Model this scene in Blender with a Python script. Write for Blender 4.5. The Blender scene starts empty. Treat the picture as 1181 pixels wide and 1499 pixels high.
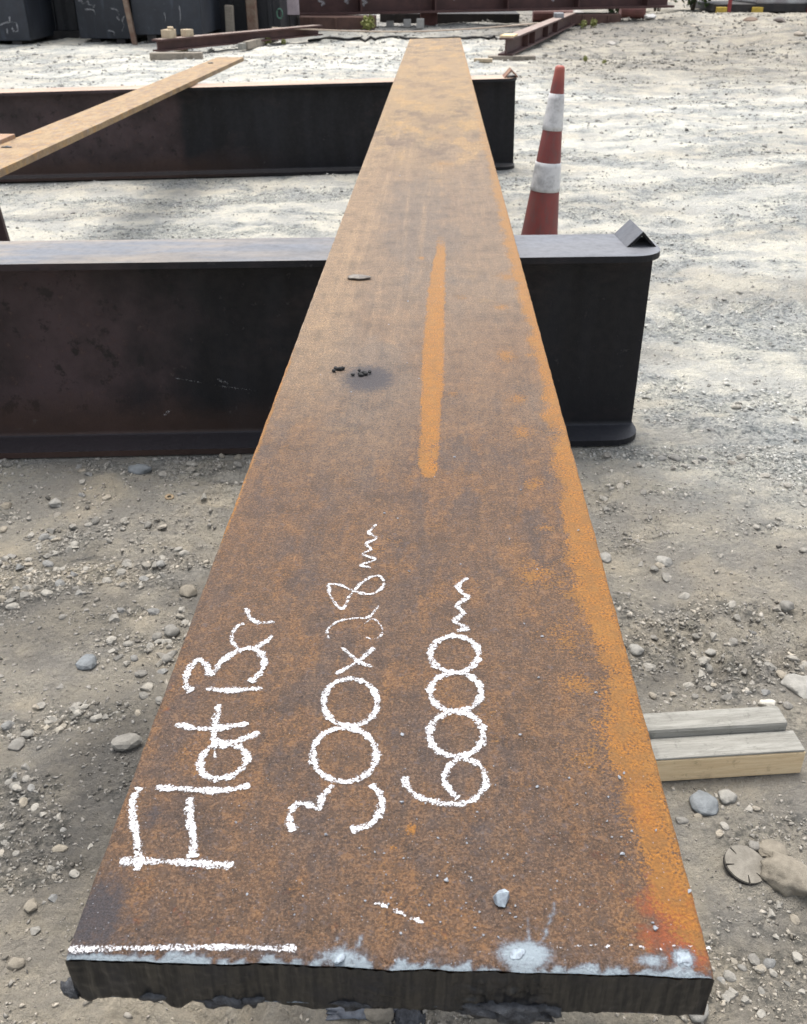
import bpy, bmesh, math, random
import numpy as np
from mathutils import Vector, Matrix
random.seed(7); RNG = np.random.default_rng(11)
SC = bpy.context.scene
COL = SC.collection
rad = math.radians

# ------------------------------------------------------------------ camera, world, sun, exposure
IW, IH, FPX = 1181.0, 1499.0, 1400.0
PITCH, YAW = rad(29.99734), rad(1.852105)
CAM = np.array([0.016675, 0.0, 0.781284])
cam = bpy.data.cameras.new('camera'); camo = bpy.data.objects.new('camera', cam); COL.objects.link(camo)
cam.sensor_fit = 'HORIZONTAL'; cam.sensor_width = 36.0; cam.lens = 36.0 * FPX / IW
cam.clip_start = 0.02; cam.clip_end = 2000
cam.dof.use_dof = True; cam.dof.focus_distance = 0.80; cam.dof.aperture_fstop = 34.0
camo.location = CAM
camo.rotation_euler = (math.pi / 2 - PITCH, 0, YAW)
SC.camera = camo

SUN_EL, SUN_AZ = rad(72), rad(18)          # azimuth measured from +Y (ahead) towards -X (left)
wd = bpy.data.worlds.new('World'); SC.world = wd; wd.use_nodes = True
nt = wd.node_tree; bg = nt.nodes['Background']
sky = nt.nodes.new('ShaderNodeTexSky'); sky.sky_type = 'NISHITA'; sky.sun_disc = False
sky.sun_elevation = SUN_EL; sky.sun_rotation = -SUN_AZ; sky.dust_density = 3.0; sky.air_density = 1.2
hs = nt.nodes.new('ShaderNodeHueSaturation'); hs.inputs['Saturation'].default_value = 0.35      # thin bright cloud: a whitened sky
nt.links.new(sky.outputs[0], hs.inputs['Color']); nt.links.new(hs.outputs[0], bg.inputs[0]); bg.inputs[1].default_value = 0.15
sun = bpy.data.lights.new('sun', 'SUN'); suno = bpy.data.objects.new('sun', sun); COL.objects.link(suno)
sun.energy = 2.6; sun.angle = rad(36.0); sun.color = (1.0, 0.955, 0.89)
sd = Vector((-math.sin(SUN_AZ) * math.cos(SUN_EL), math.cos(SUN_AZ) * math.cos(SUN_EL), math.sin(SUN_EL)))
suno.rotation_euler = (-sd).to_track_quat('-Z', 'Y').to_euler(); suno.location = (-3, 6, 12)
SC.view_settings.view_transform = 'Standard'; SC.view_settings.look = 'None'
SC.view_settings.exposure = 0.95; SC.view_settings.gamma = 1.0

# ------------------------------------------------------------------ pixel -> place
_f = np.array([-math.sin(YAW) * math.cos(PITCH), math.cos(YAW) * math.cos(PITCH), -math.sin(PITCH)])
_r = np.array([math.cos(YAW), math.sin(YAW), 0.0]); _u = np.cross(_r, _f)
def ray(px, py): return _f + _r * (px - IW / 2) / FPX - _u * (py - IH / 2) / FPX
def on_z(px, py, z=0.0):
    d = ray(px, py); return CAM + d * ((z - CAM[2]) / d[2])
def on_y(px, py, y):
    d = ray(px, py); return CAM + d * ((y - CAM[1]) / d[1])
def project(P):
    d = np.atleast_2d(P) - CAM; z = d @ _f
    return IW / 2 + FPX * (d @ _r) / z, IH / 2 - FPX * (d @ _u) / z, z

# ------------------------------------------------------------------ numpy noise
_perm = np.random.default_rng(3).permutation(256); _perm = np.concatenate([_perm, _perm, _perm])
_ga = np.random.default_rng(4).uniform(0, 2 * np.pi, 256); _gx, _gy = np.cos(_ga), np.sin(_ga)
def pn(x, y, s=0):
    x = np.asarray(x, float) + s * 17.31; y = np.asarray(y, float) + s * 9.73
    xi = np.floor(x).astype(int); yi = np.floor(y).astype(int); fx = x - xi; fy = y - yi
    xi &= 255; yi &= 255
    u = fx * fx * fx * (fx * (fx * 6 - 15) + 10); v = fy * fy * fy * (fy * (fy * 6 - 15) + 10)
    def g(i, j, dx, dy):
        h = _perm[_perm[i & 255] + (j & 255)]; return _gx[h] * dx + _gy[h] * dy
    a = g(xi, yi, fx, fy); b = g(xi + 1, yi, fx - 1, fy); c = g(xi, yi + 1, fx, fy - 1); d = g(xi + 1, yi + 1, fx - 1, fy - 1)
    return ((a + u * (b - a)) * (1 - v) + (c + u * (d - c)) * v) * 1.5
def fbm(x, y, o=4, s=0, gain=.5):
    t = 0; a = 1.0; k = 0
    for i in range(o):
        w = .65 + s * .37 + i * 1.1; cw, sw = math.cos(w) * 2 ** i, math.sin(w) * 2 ** i
        t = t + a * pn(x * cw - y * sw, x * sw + y * cw, s + i * 3); k += a; a *= gain
    return t / k * 1.3
def sst(a, b, x):
    t = np.clip((x - a) / (b - a), 0, 1); return t * t * (3 - 2 * t)

# ------------------------------------------------------------------ mesh helpers
def mesh_np(name, V, F, smooth=False):
    me = bpy.data.meshes.new(name); V = np.asarray(V, np.float32)
    if isinstance(F, np.ndarray):
        n, k = F.shape
        me.vertices.add(len(V)); me.vertices.foreach_set('co', V.ravel())
        me.loops.add(n * k); me.loops.foreach_set('vertex_index', F.astype(np.int32).ravel())
        me.polygons.add(n); me.polygons.foreach_set('loop_start', np.arange(0, n * k, k, dtype=np.int32))
        me.polygons.foreach_set('loop_total', np.full(n, k, np.int32)); me.update(calc_edges=True)
    else:
        me.from_pydata([tuple(v) for v in V], [], F); me.update()
    if smooth: me.polygons.foreach_set('use_smooth', np.ones(len(me.polygons), bool))
    return me
def attr(me, name, arr):
    arr = np.asarray(arr, np.float32)
    if arr.ndim == 2:
        if arr.shape[1] == 3: arr = np.c_[arr, np.ones(len(arr), np.float32)]
        a = me.attributes.new(name, 'FLOAT_COLOR', 'POINT'); a.data.foreach_set('color', arr.ravel())
    else:
        a = me.attributes.new(name, 'FLOAT', 'POINT'); a.data.foreach_set('value', arr)
def obj(name, me, mat=None, parent=None, loc=None, rot=None):
    o = bpy.data.objects.new(name, me); COL.objects.link(o)
    if me is not None and mat is not None:
        me.materials.clear()
        for m in (mat if isinstance(mat, (list, tuple)) else [mat]): me.materials.append(m)
    if parent: o.parent = parent
    if loc is not None: o.location = tuple(float(q) for q in loc)
    if rot is not None: o.rotation_euler = rot
    return o
def tag(o, label=None, cat=None, group=None, kind=None):
    if label: o['label'] = label
    if cat: o['category'] = cat
    if group: o['group'] = group
    if kind: o['kind'] = kind
    return o
def empty(name, loc=(0, 0, 0), rot=(0, 0, 0)):
    o = bpy.data.objects.new(name, None); COL.objects.link(o); o.location = tuple(float(q) for q in loc); o.rotation_euler = rot
    o.empty_display_size = .1; return o
class MB:
    def __init__(s): s.V = []; s.F = []
    def add(s, V, F):
        n = len(s.V); s.V += [tuple(v) for v in V]; s.F += [tuple(i + n for i in f) for f in F]; return s
    def box(s, a, b, M=None, bev=0.0):
        bm = bmesh.new(); bmesh.ops.create_cube(bm, size=1)
        for v in bm.verts:
            v.co = Vector([a[i] + (b[i] - a[i]) * (v.co[i] + .5) for i in range(3)])
        if bev: bmesh.ops.bevel(bm, geom=list(bm.edges), offset=bev, segments=2, affect='EDGES', profile=.5)
        if M: bm.transform(M)
        bm.verts.index_update(); s.add([v.co[:] for v in bm.verts], [[v.index for v in f.verts] for f in bm.faces]); bm.free(); return s
    def prism(s, poly, h0, h1, axis=2, M=None):
        n = len(poly); V = []
        for h in (h0, h1):
            for p in poly:
                q = [0, 0, 0]; k = [i for i in range(3) if i != axis]; q[k[0]], q[k[1]] = p; q[axis] = h
                V.append(Vector(q))
        if M: V = [M @ v for v in V]
        F = [tuple(range(n))[::-1], tuple(range(n, 2 * n))] + [(i, (i + 1) % n, n + (i + 1) % n, n + i) for i in range(n)]
        return s.add([v[:] for v in V], F)
    def tube(s, pts, r, n=8, cap=True):
        pts = [Vector(p) for p in pts]; V = []; R = r if isinstance(r, (list, tuple)) else [r] * len(pts)
        for i, p in enumerate(pts):
            t = (pts[min(i + 1, len(pts) - 1)] - pts[max(i - 1, 0)]).normalized()
            a = t.cross(Vector((0, 0, 1)) if abs(t.z) < .9 else Vector((1, 0, 0))).normalized(); b = t.cross(a)
            for k in range(n):
                w = 2 * math.pi * k / n; V.append((p + (a * math.cos(w) + b * math.sin(w)) * R[i])[:])
        F = [(i * n + k, i * n + (k + 1) % n, (i + 1) * n + (k + 1) % n, (i + 1) * n + k) for i in range(len(pts) - 1) for k in range(n)]
        if cap: F += [tuple(range(n))[::-1], tuple(range((len(pts) - 1) * n, len(pts) * n))]
        return s.add(V, F)
    def lathe(s, prof, n=28, M=None):
        V = [Vector((r * math.cos(2 * math.pi * k / n), r * math.sin(2 * math.pi * k / n), z)) for r, z in prof for k in range(n)]
        if M: V = [M @ v for v in V]
        F = [(i * n + k, i * n + (k + 1) % n, (i + 1) * n + (k + 1) % n, (i + 1) * n + k) for i in range(len(prof) - 1) for k in range(n)]
        return s.add([v[:] for v in V], F)
    def mesh(s, name, smooth=False, fixn=True):
        me = bpy.data.meshes.new(name); me.from_pydata(s.V, [], s.F)
        if fixn:
            bm = bmesh.new(); bm.from_mesh(me); bmesh.ops.recalc_face_normals(bm, faces=bm.faces); bm.to_mesh(me); bm.free()
        if smooth: me.polygons.foreach_set('use_smooth', np.ones(len(me.polygons), bool))
        me.update(); return me
    def build(s, name, mat, parent=None, smooth=False, **k): return obj(name, s.mesh(name, smooth), mat, parent, **k)

# ------------------------------------------------------------------ materials
class NT:
    def __init__(s, name):
        s.m = bpy.data.materials.new(name); s.m.use_nodes = True; s.t = s.m.node_tree; s.b = s.t.nodes['Principled BSDF']; s.out = s.t.nodes['Material Output']
        s.co = None
    def n(s, ty, **k):
        o = s.t.nodes.new(ty)
        for a, v in k.items(): setattr(o, a, v)
        return o
    def l(s, a, b): s.t.links.new(a, b)
    def put(s, sock, v):
        if hasattr(v, 'is_linked') or hasattr(v, 'links'): s.l(v, sock)
        else: sock.default_value = v if not isinstance(v, tuple) or len(v) == 4 or sock.type == 'VECTOR' else (*v, 1)
    def coord(s, kind='Object'):
        if s.co is None: s.co = s.n('ShaderNodeTexCoord')
        return s.co.outputs[kind]
    def noise(s, scale, detail=4, rough=.55, vec=None, stretch=None, dist=0.0):
        t = s.n('ShaderNodeTexNoise'); t.inputs['Scale'].default_value = scale; t.inputs['Detail'].default_value = detail
        t.inputs['Roughness'].default_value = rough; t.inputs['Distortion'].default_value = dist
        v = vec if vec is not None else s.coord()
        if stretch:
            mp = s.n('ShaderNodeMapping'); s.l(v, mp.inputs[0]); mp.inputs['Scale'].default_value = stretch; v = mp.outputs[0]
        s.l(v, t.inputs['Vector']); return t.outputs['Fac']
    def voro(s, scale, vec=None, feat='F1', out='Distance'):
        t = s.n('ShaderNodeTexVoronoi', feature=feat); t.inputs['Scale'].default_value = scale
        s.l(vec if vec is not None else s.coord(), t.inputs['Vector']); return t.outputs[out]
    def ramp(s, v, a, b, lo=0.0, hi=1.0):
        t = s.n('ShaderNodeMapRange', interpolation_type='SMOOTHSTEP'); s.l(v, t.inputs['Value'])
        for k, q in (('From Min', a), ('From Max', b), ('To Min', lo), ('To Max', hi)): t.inputs[k].default_value = q
        return t.outputs[0]
    def mix(s, fac, a, b, mode='MIX'):
        t = s.n('ShaderNodeMix', data_type='RGBA', blend_type=mode); s.put(t.inputs['Factor'], fac)
        s.put(t.inputs[6], a); s.put(t.inputs[7], b); return t.outputs[2]
    def math(s, op, a, b=0.0, c=0.0, clamp=False):
        t = s.n('ShaderNodeMath', operation=op); t.use_clamp = clamp
        s.put(t.inputs[0], a); s.put(t.inputs[1], b); s.put(t.inputs[2], c); return t.outputs[0]
    def at(s, name, out='Color'):
        t = s.n('ShaderNodeAttribute', attribute_name=name); return t.outputs[out]
    def sep(s, v):
        t = s.n('ShaderNodeSeparateXYZ'); s.l(v, t.inputs[0]); return t.outputs
    def bump(s, h, strength=.5, dist=.001):
        t = s.n('ShaderNodeBump'); t.inputs['Strength'].default_value = strength; t.inputs['Distance'].default_value = dist
        s.l(h, t.inputs['Height']); s.l(t.outputs[0], s.b.inputs['Normal']); return t
    def col(s, v): s.put(s.b.inputs['Base Color'], v)
    def set(s, rough=None, metal=None, spec=None):
        if rough is not None: s.put(s.b.inputs['Roughness'], rough)
        if metal is not None: s.put(s.b.inputs['Metallic'], metal)
        if spec is not None: s.put(s.b.inputs['Specular IOR Level'], spec)
        return s.m
def simple(name, c, c2=None, scale=20, rough=.75, metal=0.0, bump=.3, bd=.002, stretch=None, spec=.4):
    n = NT(name); f = n.noise(scale, 6, .65, stretch=stretch); g = n.noise(scale * 7, 3, .6, stretch=stretch)
    c2 = c2 or tuple(q * .55 for q in c)
    n.col(n.mix(n.ramp(g, .3, .7, 0, .35), n.mix(n.ramp(f, .35, .65), c, c2), tuple(q * .6 for q in c)))
    n.bump(g, bump, bd); return n.set(rough, metal, spec)

def mat_rust_main():
    n = NT('rusty_plate')
    base = n.at('base'); mk = n.sep(n.at('mask')); mk2 = n.sep(n.at('mask2'))
    f1 = n.noise(430, 8, .8); f2 = n.noise(1150, 3, .65); f3 = n.noise(85, 6, .65); f4 = n.noise(190, 5, .7); f5 = n.noise(620, 4, .7); sx = n.noise(240, 3, .6, stretch=(1, .05, 1))
    def mul(c, v): return n.mix(1.0, c, v, 'MULTIPLY')
    c = n.mix(n.ramp(f1, .40, .60), mul(base, (.60, .58, .60)), mul(base, (1.34, 1.32, 1.28)))
    c = n.mix(n.ramp(f3, .42, .62, 0, .55), c, mul(c, (.62, .68, .76)))
    big = n.noise(21, 7, .68); c = n.mix(n.ramp(big, .50, .64, 0, .6), c, mul(c, (.60, .62, .66))); c = n.mix(n.ramp(big, .36, .46, .5, 0), c, mul(c, (1.32, 1.30, 1.20)))
    c = n.mix(n.ramp(f5, .40, .60, .8, 0), c, mul(c, (.42, .42, .46)))
    pit = n.noise(720, 5, .75); c = n.mix(n.ramp(pit, .37, .46, .75, 0), c, mul(c, (.30, .31, .34))); c = n.mix(n.ramp(pit, .58, .66, 0, .6), c, mul(base, (2.0, 2.0, 2.0)))  # pit shade and glints of lit grains put into the colour
    c = n.mix(n.ramp(f2, .57, .66, 0, .45), c, n.mix(.55, mul(base, (1.9, 2.0, 2.1)), (.38, .33, .28)))
    m1 = n.noise(150, 6, .72, dist=.6); m2 = n.noise(205, 6, .74, dist=.4)
    nearw = n.ramp(n.sep(n.coord())[1], .25, 1.1, 1.0, .35)
    def near(v): return n.math('MULTIPLY', v, nearw)
    c = n.mix(near(n.ramp(m1, .53, .62, 0, .75)), c, mul(base, (.50, .56, .70)))
    c = n.mix(near(n.ramp(m1, .36, .45, .5, 0)), c, mul(base, (1.5, 1.38, 1.15)))
    c = n.mix(near(n.ramp(m2, .55, .64, 0, .55)), c, (.135, .108, .105))
    c = n.mix(near(n.ramp(m2, .36, .43, .6, 0)), c, (.050, .032, .028))
    c = n.mix(n.ramp(sx, .52, .68, 0, .12), c, mul(base, (1.5, 1.5, 1.4)))
    hv = n.math('ADD', mk2[1], n.math('MULTIPLY', n.math('SUBTRACT', f3, .5), 1.8))
    c = n.mix(n.ramp(hv, .25, .70, 0, .85), c, n.mix(n.ramp(f1, .4, .6), (.36, .095, .030), (.17, .050, .024)))
    ov = n.math('ADD', mk[0], n.math('MULTIPLY', n.math('SUBTRACT', f1, .5), 2.1))
    ov = n.math('ADD', ov, n.math('MULTIPLY', n.math('SUBTRACT', f3, .5), 1.3))
    ov = n.math('ADD', ov, n.math('MULTIPLY', n.math('SUBTRACT', f5, .5), 1.4))
    orange = n.mix(n.ramp(f5, .38, .62), (.23, .095, .020), (.48, .20, .028)); orange = n.mix(n.ramp(f3, .4, .62, 0, .6), orange, (.21, .115, .042)); orange = n.mix(n.ramp(n.noise(48, 6, .7), .5, .66, 0, .6), orange, (.36, .175, .040))
    fade = n.ramp(n.sep(n.coord())[1], .5, 2.2)
    orange = n.mix(n.math('MULTIPLY', fade, .75), orange, n.mix(n.ramp(f5, .38, .62), (.22, .125, .050), (.33, .195, .075)))
    c = n.mix(n.ramp(ov, .34, .72, 0, .88), c, orange)
    dv = n.math('ADD', mk2[0], n.math('MULTIPLY', n.math('SUBTRACT', f4, .5), 1.1))
    c = n.mix(n.ramp(dv, .22, .85, 0, .86), c, n.mix(n.ramp(f2, .4, .62), (.030, .028, .034), (.075, .072, .082)))
    pv = n.math('ADD', mk[2], n.math('MULTIPLY', n.math('SUBTRACT', f4, .5), 1.1))
    c = n.mix(n.ramp(pv, .22, .9, 0, .8), c, n.mix(n.ramp(f1, .4, .62), (.23, .148, .076), (.34, .230, .118)))
    gv = n.math('ADD', mk[1], n.math('MULTIPLY', n.math('SUBTRACT', f1, .5), 1.5))
    c = n.mix(n.ramp(gv, .30, .72, 0, .95), c, n.mix(n.ramp(gv, .45, .95), (.135, .135, .155), (.34, .405, .455)))
    vd = n.voro(330); sp = n.math('MULTIPLY', n.ramp(vd, .05, .14, 1, 0), n.ramp(n.math('ADD', mk2[2], n.math('MULTIPLY', n.math('SUBTRACT', f3, .5), 2.0)), .25, .6))
    c = n.mix(sp, c, (.36, .37, .40))
    n.col(c)
    n.bump(n.math('ADD', n.math('ADD', f1, n.math('MULTIPLY', f5, .6)), n.math('ADD', n.math('MULTIPLY', m1, .8), n.math('MULTIPLY', pit, .8))), .9, .0026)
    return n.set(n.ramp(f1, .3, .7, .60, .80), 0.0, .38)

def mat_rust_small(name, c1, c2, orange=(.33, .17, .06)):
    n = NT(name); f = n.noise(11, 7, .68, stretch=(3, 1, 1)); g = n.noise(170, 6, .75); h = n.noise(34, 6, .68); k = n.noise(26, 6, .7, stretch=(2.5, 1, 1))
    c = n.mix(n.ramp(f, .40, .62), c1, c2); c = n.mix(n.ramp(h, .52, .64, 0, .75), c, orange); c = n.mix(n.ramp(k, .54, .66, 0, .7), c, (.22, .185, .17)); c = n.mix(n.ramp(k, .34, .42, .6, 0), c, tuple(q * .5 for q in c2))
    c = n.mix(n.ramp(g, .48, .62, 0, .55), c, tuple(q * .5 for q in c1)); n.col(c); n.bump(n.math('ADD', g, h), .5, .0015); return n.set(.72, 0, .35)

def mat_beam(name, xb, soft, top_a, top_b, low_c=(.040, .042, .050)):
    """black mill scale; purple-brown primer left of xb; faces that look up keep worn bare steel"""
    n = NT(name); P = n.sep(n.coord()); f = n.noise(7, 6, .62); g = n.noise(60, 5, .65); v = n.noise(14, 5, .6, stretch=(1, 1, .15)); k = n.noise(300, 3, .6)
    black = n.mix(n.ramp(v, .35, .7), (.0055, .0055, .0075), (.011, .0115, .015))
    brown = n.mix(n.ramp(f, .35, .68), (.056, .037, .040), (.028, .019, .020))
    brown = n.mix(n.ramp(n.noise(22, 6, .7), .55, .64, 0, .9), brown, (.014, .011, .011))
    brown = n.mix(n.ramp(g, .55, .75, 0, .5), brown, (.080, .043, .030))
    x = n.math('ADD', P[0], n.math('MULTIPLY', n.math('SUBTRACT', f, .5), soft))
    side = n.mix(n.ramp(x, xb - soft * .3 - .01, xb + soft * .3 + .01), brown, black)
    # rusty bloom near the bottom of the web
    low = n.math('ADD', P[2], n.math('MULTIPLY', n.math('SUBTRACT', f, .5), .12))
    left = n.ramp(P[0], xb - .1, xb + .55, 1, 0)
    side = n.mix(n.math('MULTIPLY', n.ramp(low, .03, .10, .75, 0), left), side, (.050, .028, .020))
    side = n.mix(n.math('MULTIPLY', n.ramp(g, .62, .74), .30), side, (.10, .092, .09)); side = n.mix(n.math('MULTIPLY', n.ramp(n.noise(3.2, 7, .7, stretch=(1, 1, 2.5)), .52, .70), .5), side, (.034, .024, .024))
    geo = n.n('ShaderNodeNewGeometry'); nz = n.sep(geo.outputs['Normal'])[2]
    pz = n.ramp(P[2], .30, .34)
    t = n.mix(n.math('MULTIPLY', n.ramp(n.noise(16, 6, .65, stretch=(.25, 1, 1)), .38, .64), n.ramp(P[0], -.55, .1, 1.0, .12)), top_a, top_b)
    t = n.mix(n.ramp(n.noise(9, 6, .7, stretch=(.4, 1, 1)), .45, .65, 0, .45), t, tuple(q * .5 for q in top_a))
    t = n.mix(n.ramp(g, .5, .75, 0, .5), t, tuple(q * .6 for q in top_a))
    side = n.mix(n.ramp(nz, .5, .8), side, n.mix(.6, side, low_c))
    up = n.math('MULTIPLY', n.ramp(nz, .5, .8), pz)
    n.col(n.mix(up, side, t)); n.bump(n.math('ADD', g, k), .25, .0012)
    return n.set(n.mix(up, n.ramp(g, .3, .7, .5, .7), n.ramp(g, .3, .7, .42, .6)), 0.0, .3)

def mat_chalk():
    n = NT('chalk'); uv = n.coord('UV'); s = n.sep(uv)
    d = n.math('ABSOLUTE', n.math('SUBTRACT', s[1], .5))
    P = n.n('ShaderNodeNewGeometry').outputs['Position']
    g = n.noise(620, 4, .75, vec=P); g2 = n.noise(130, 3, .6, vec=P)
    g = n.math('ADD', n.math('MULTIPLY', n.ramp(n.noise(430, 8, .8), .37, .63), .42), n.math('MULTIPLY', n.ramp(n.noise(1000, 3, .7, vec=P), .34, .66), .70)); g = n.math('ADD', g, n.math('MULTIPLY', n.math('SUBTRACT', g2, .5), .55))
    thr = n.math('ADD', n.math('MULTIPLY', n.math('POWER', n.math('MULTIPLY', d, 2.0), 2.2), 1.15), .30)
    thr = n.math('ADD', thr, n.math('MULTIPLY', n.math('SUBTRACT', .5, n.at('press', 'Fac')), 1.1))
    al = n.ramp(n.math('SUBTRACT', g, thr), -.06, .10)
    n.col(n.mix(n.ramp(g, .3, .6), (.34, .335, .34), (.56, .56, .58)))
    n.put(n.b.inputs['Alpha'], al); n.bump(g, .5, .0006)
    return n.set(.95, 0, .1)

def mat_ground():
    n = NT('yard_ground'); P = n.n('ShaderNodeNewGeometry').outputs['Position']
    base = n.at('base'); fi = n.at('grit', 'Fac')
    a = n.noise(30, 8, .74, vec=P); b = n.noise(130, 7, .75, vec=P); c3 = n.noise(520, 4, .7, vec=P); lo = n.noise(7, 7, .7, vec=P)
    w = n.voro(120, vec=P); w2 = n.voro(42, vec=P)
    def mul(c, v): return n.mix(1.0, c, v, 'MULTIPLY')
    c = n.mix(n.ramp(lo, .42, .60), mul(base, (.88, .89, .91)), mul(base, (1.14, 1.12, 1.07)))
    c = n.mix(n.math('MULTIPLY', n.ramp(a, .46, .62), n.math('ADD', n.math('MULTIPLY', fi, .8), .12)), c, mul(c, (.56, .59, .61)))
    c = n.mix(n.math('MULTIPLY', n.ramp(b, .47, .60), n.math('ADD', n.math('MULTIPLY', fi, .85), .12)), c, mul(c, (.44, .46, .48)))
    c = n.mix(n.math('MULTIPLY', n.ramp(b, .33, .44, 1, 0), .65), c, mul(c, (1.38, 1.36, 1.32)))
    c = n.mix(n.ramp(c3, .40, .50, .45, 0), c, mul(c, (.58, .58, .59)))
    c = n.mix(n.ramp(c3, .58, .66, 0, .5), c, mul(c, (1.5, 1.48, 1.44)))
    n.col(c)
    h = n.math('ADD', n.math('MULTIPLY', a, 3.4), n.math('MULTIPLY', b, 1.7)); h = n.math('ADD', h, n.math('MULTIPLY', c3, .35))
    h = n.math('ADD', h, n.math('MULTIPLY', w, -.9)); h = n.math('ADD', h, n.math('MULTIPLY', w2, -1.2))
    n.bump(h, 1.0, .0085); return n.set(.95, 0, .12)

def mat_stone(name, stuff=False):
    n = NT(name)
    if stuff: base = n.at('base')
    else:
        inf = n.n('ShaderNodeObjectInfo'); r = inf.outputs['Random']
        base = n.mix(n.ramp(r, .1, .9), (.19, .182, .165), (.285, .27, .24))
        base = n.mix(n.ramp(n.math('FRACT', n.math('MULTIPLY', r, 7.3)), .75, .95, 0, .6), base, (.30, .26, .20))
        base = n.mix(n.ramp(n.math('FRACT', n.math('MULTIPLY', r, 13.7)), .8, .95, 0, .5), base, (.16, .168, .175))
    P = n.n('ShaderNodeNewGeometry').outputs['Position']
    f = n.noise(130, 6, .7, vec=P); g = n.noise(600, 3, .6, vec=P)
    c = n.mix(n.ramp(f, .4, .66, 0, .7), base, n.mix(1.0, base, (.6, .6, .6), 'MULTIPLY'))
    c = n.mix(n.ramp(g, .55, .7, 0, .4), c, n.mix(1.0, base, (1.35, 1.33, 1.28), 'MULTIPLY'))
    n.col(c); n.bump(n.math('ADD', f, n.math('MULTIPLY', g, .4)), .5, .002); return n.set(.92, 0, .2)

M = {}
M['bar'] = mat_rust_main(); M['chalk'] = mat_chalk(); M['ground'] = mat_ground()
M['stone'] = mat_stone('loose_stone'); M['gravel'] = mat_stone('gravel', True)

# ------------------------------------------------------------------ places of the main things
BARZ = 0.38                       # top of the flat bar
B1_ANG = math.atan2(1.608 - 1.532, .256 + .691)
B1 = np.array([0.0, 1.583 + .075])   # centre line of the near beam at x = 0
B2 = np.array([0.0, 4.232 + .075]); B2_TILT = math.atan(.0295); B2_Z0 = BARZ - .028 - .352 + .0048   # bottom at x = 0
TIM = on_z(1066, 1122, .02)
# flat beds under heavy things: (cx, cy, half x, half y, angle, z, slope along x)
BEDS = [(-1.3, B1[1] - 1.3 * math.tan(B1_ANG), 1.75, .07, B1_ANG, -.003, 0.0),
        (-1.6, B2[1], 2.0, .085, 0.0, B2_Z0 - .003 - 1.6 * math.tan(B2_TILT), math.tan(B2_TILT))]
def ground_h(x, y):
    x = np.asarray(x, float); y = np.asarray(y, float)
    near = 1 - sst(2.0, 5.0, y)
    h = .0295 * np.clip(x, -3.5, 2.0) * sst(2.2, 4.0, y) * (1 - sst(4.6, 7.5, y))
    amp = .010 + .012 * sst(1.5, 6, y)
    h = h + fbm(x * 1.1, y * 1.1, 4, 1) * amp * 1.6
    h = h + fbm(x * 6, y * 6, 4, 5, .6) * .011
    lump = fbm(x * 22, y * 22, 4, 9, .62)
    h = h + np.maximum(lump, -.2) * .0060 + np.abs(fbm(x * 55, y * 55, 2, 13)) * .0022
    # tread marks pressed into the dust
    for cx, cy, ang, half, ln, wl in ((-.30, 1.42, rad(68), .09, .30, .045), (1.02, 2.55, rad(28), .12, .7, .05), (.52, 1.05, rad(15), .08, .25, .042), (-.18, .46, rad(40), .07, .12, .035)):
        u = (x - cx) * math.cos(ang) + (y - cy) * math.sin(ang); v = -(x - cx) * math.sin(ang) + (y - cy) * math.cos(ang)
        m = (1 - sst(half * .7, half, np.abs(v))) * (1 - sst(ln * .7, ln, np.abs(u)))
        h = h + m * .0055 * np.tanh(2.5 * np.sin(2 * np.pi * (u + .35 * np.abs(v)) / wl) + .5 * fbm(x * 14, y * 14, 2, 31))
    # rubble bank on the right, far
    m = sst(1.6, 4.0, x) * sst(7.5, 11, y) * (1 - sst(16.5, 18.5, y))
    h = h + m * (.05 + .09 * fbm(x * .9, y * .9, 5, 17, .6) + .05 * np.abs(fbm(x * 3, y * 3, 4, 19)))
    h = h + sst(6, 12, y) * .02 * fbm(x * 2.5, y * 2.5, 4, 23)
    h = h * (1 - sst(25, 60, np.abs(y)) * .8)
    for cx, cy, hx, hy, a, z, sl in BEDS:
        u = (x - cx) * math.cos(a) + (y - cy) * math.sin(a); v = -(x - cx) * math.sin(a) + (y - cy) * math.cos(a)
        m = (1 - sst(hx, hx + .12, np.abs(u))) * (1 - sst(hy, hy + .06, np.abs(v)))
        h = h * (1 - m) + m * (z + sl * (x - cx) + np.minimum(h * .15, 0))
    return h
def gz(x, y): return float(ground_h(np.array([x]), np.array([y]))[0])
def ground_at(px, py, lift=0.0):
    p = on_z(px, py, 0.0)
    for _ in range(4): p = on_z(px, py, gz(p[0], p[1]) + lift)
    return p
# beds for the small and far things
BEDS.append((.375, .832, .16, .05, rad(6), -.002, 0.0))

def grow(start, step, k, end, kmax=2.5):
    out = [start]; s = step
    while abs(out[-1]) < end:
        out.append(out[-1] + math.copysign(s, step)); s = min(abs(s) * k, kmax)
    return out
xs = np.arange(-1.05, 1.0501, .0085)
xs = np.concatenate([np.array(grow(-1.05, -.0085, 1.035, 90))[1:][::-1], xs, np.array(grow(1.05, .0085, 1.035, 90))[1:]])
ys = np.concatenate([np.array([-60, -30, -15, -8, -4, -2, -1, -.5, -.2, 0, .12, .2]), np.arange(.26, 2.0, .0085), np.array(grow(2.0, .0085, 1.016, 110, 3.0))])
X, Y = np.meshgrid(xs, ys); Z = ground_h(X, Y)
V = np.c_[X.ravel(), Y.ravel(), Z.ravel()]
nx, ny = len(xs), len(ys)
ii = (np.arange(ny - 1)[:, None] * nx + np.arange(nx - 1)[None]).ravel()
F = np.c_[ii, ii + 1, ii + nx + 1, ii + nx]
gme = mesh_np('ground', V, F, smooth=True)
def grit_mask(x, y): return sst(-.10, .22, fbm(x * 2.0, y * 4.4, 6, 56, .66) + .35 * fbm(x * 9, y * 16, 3, 57))
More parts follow.
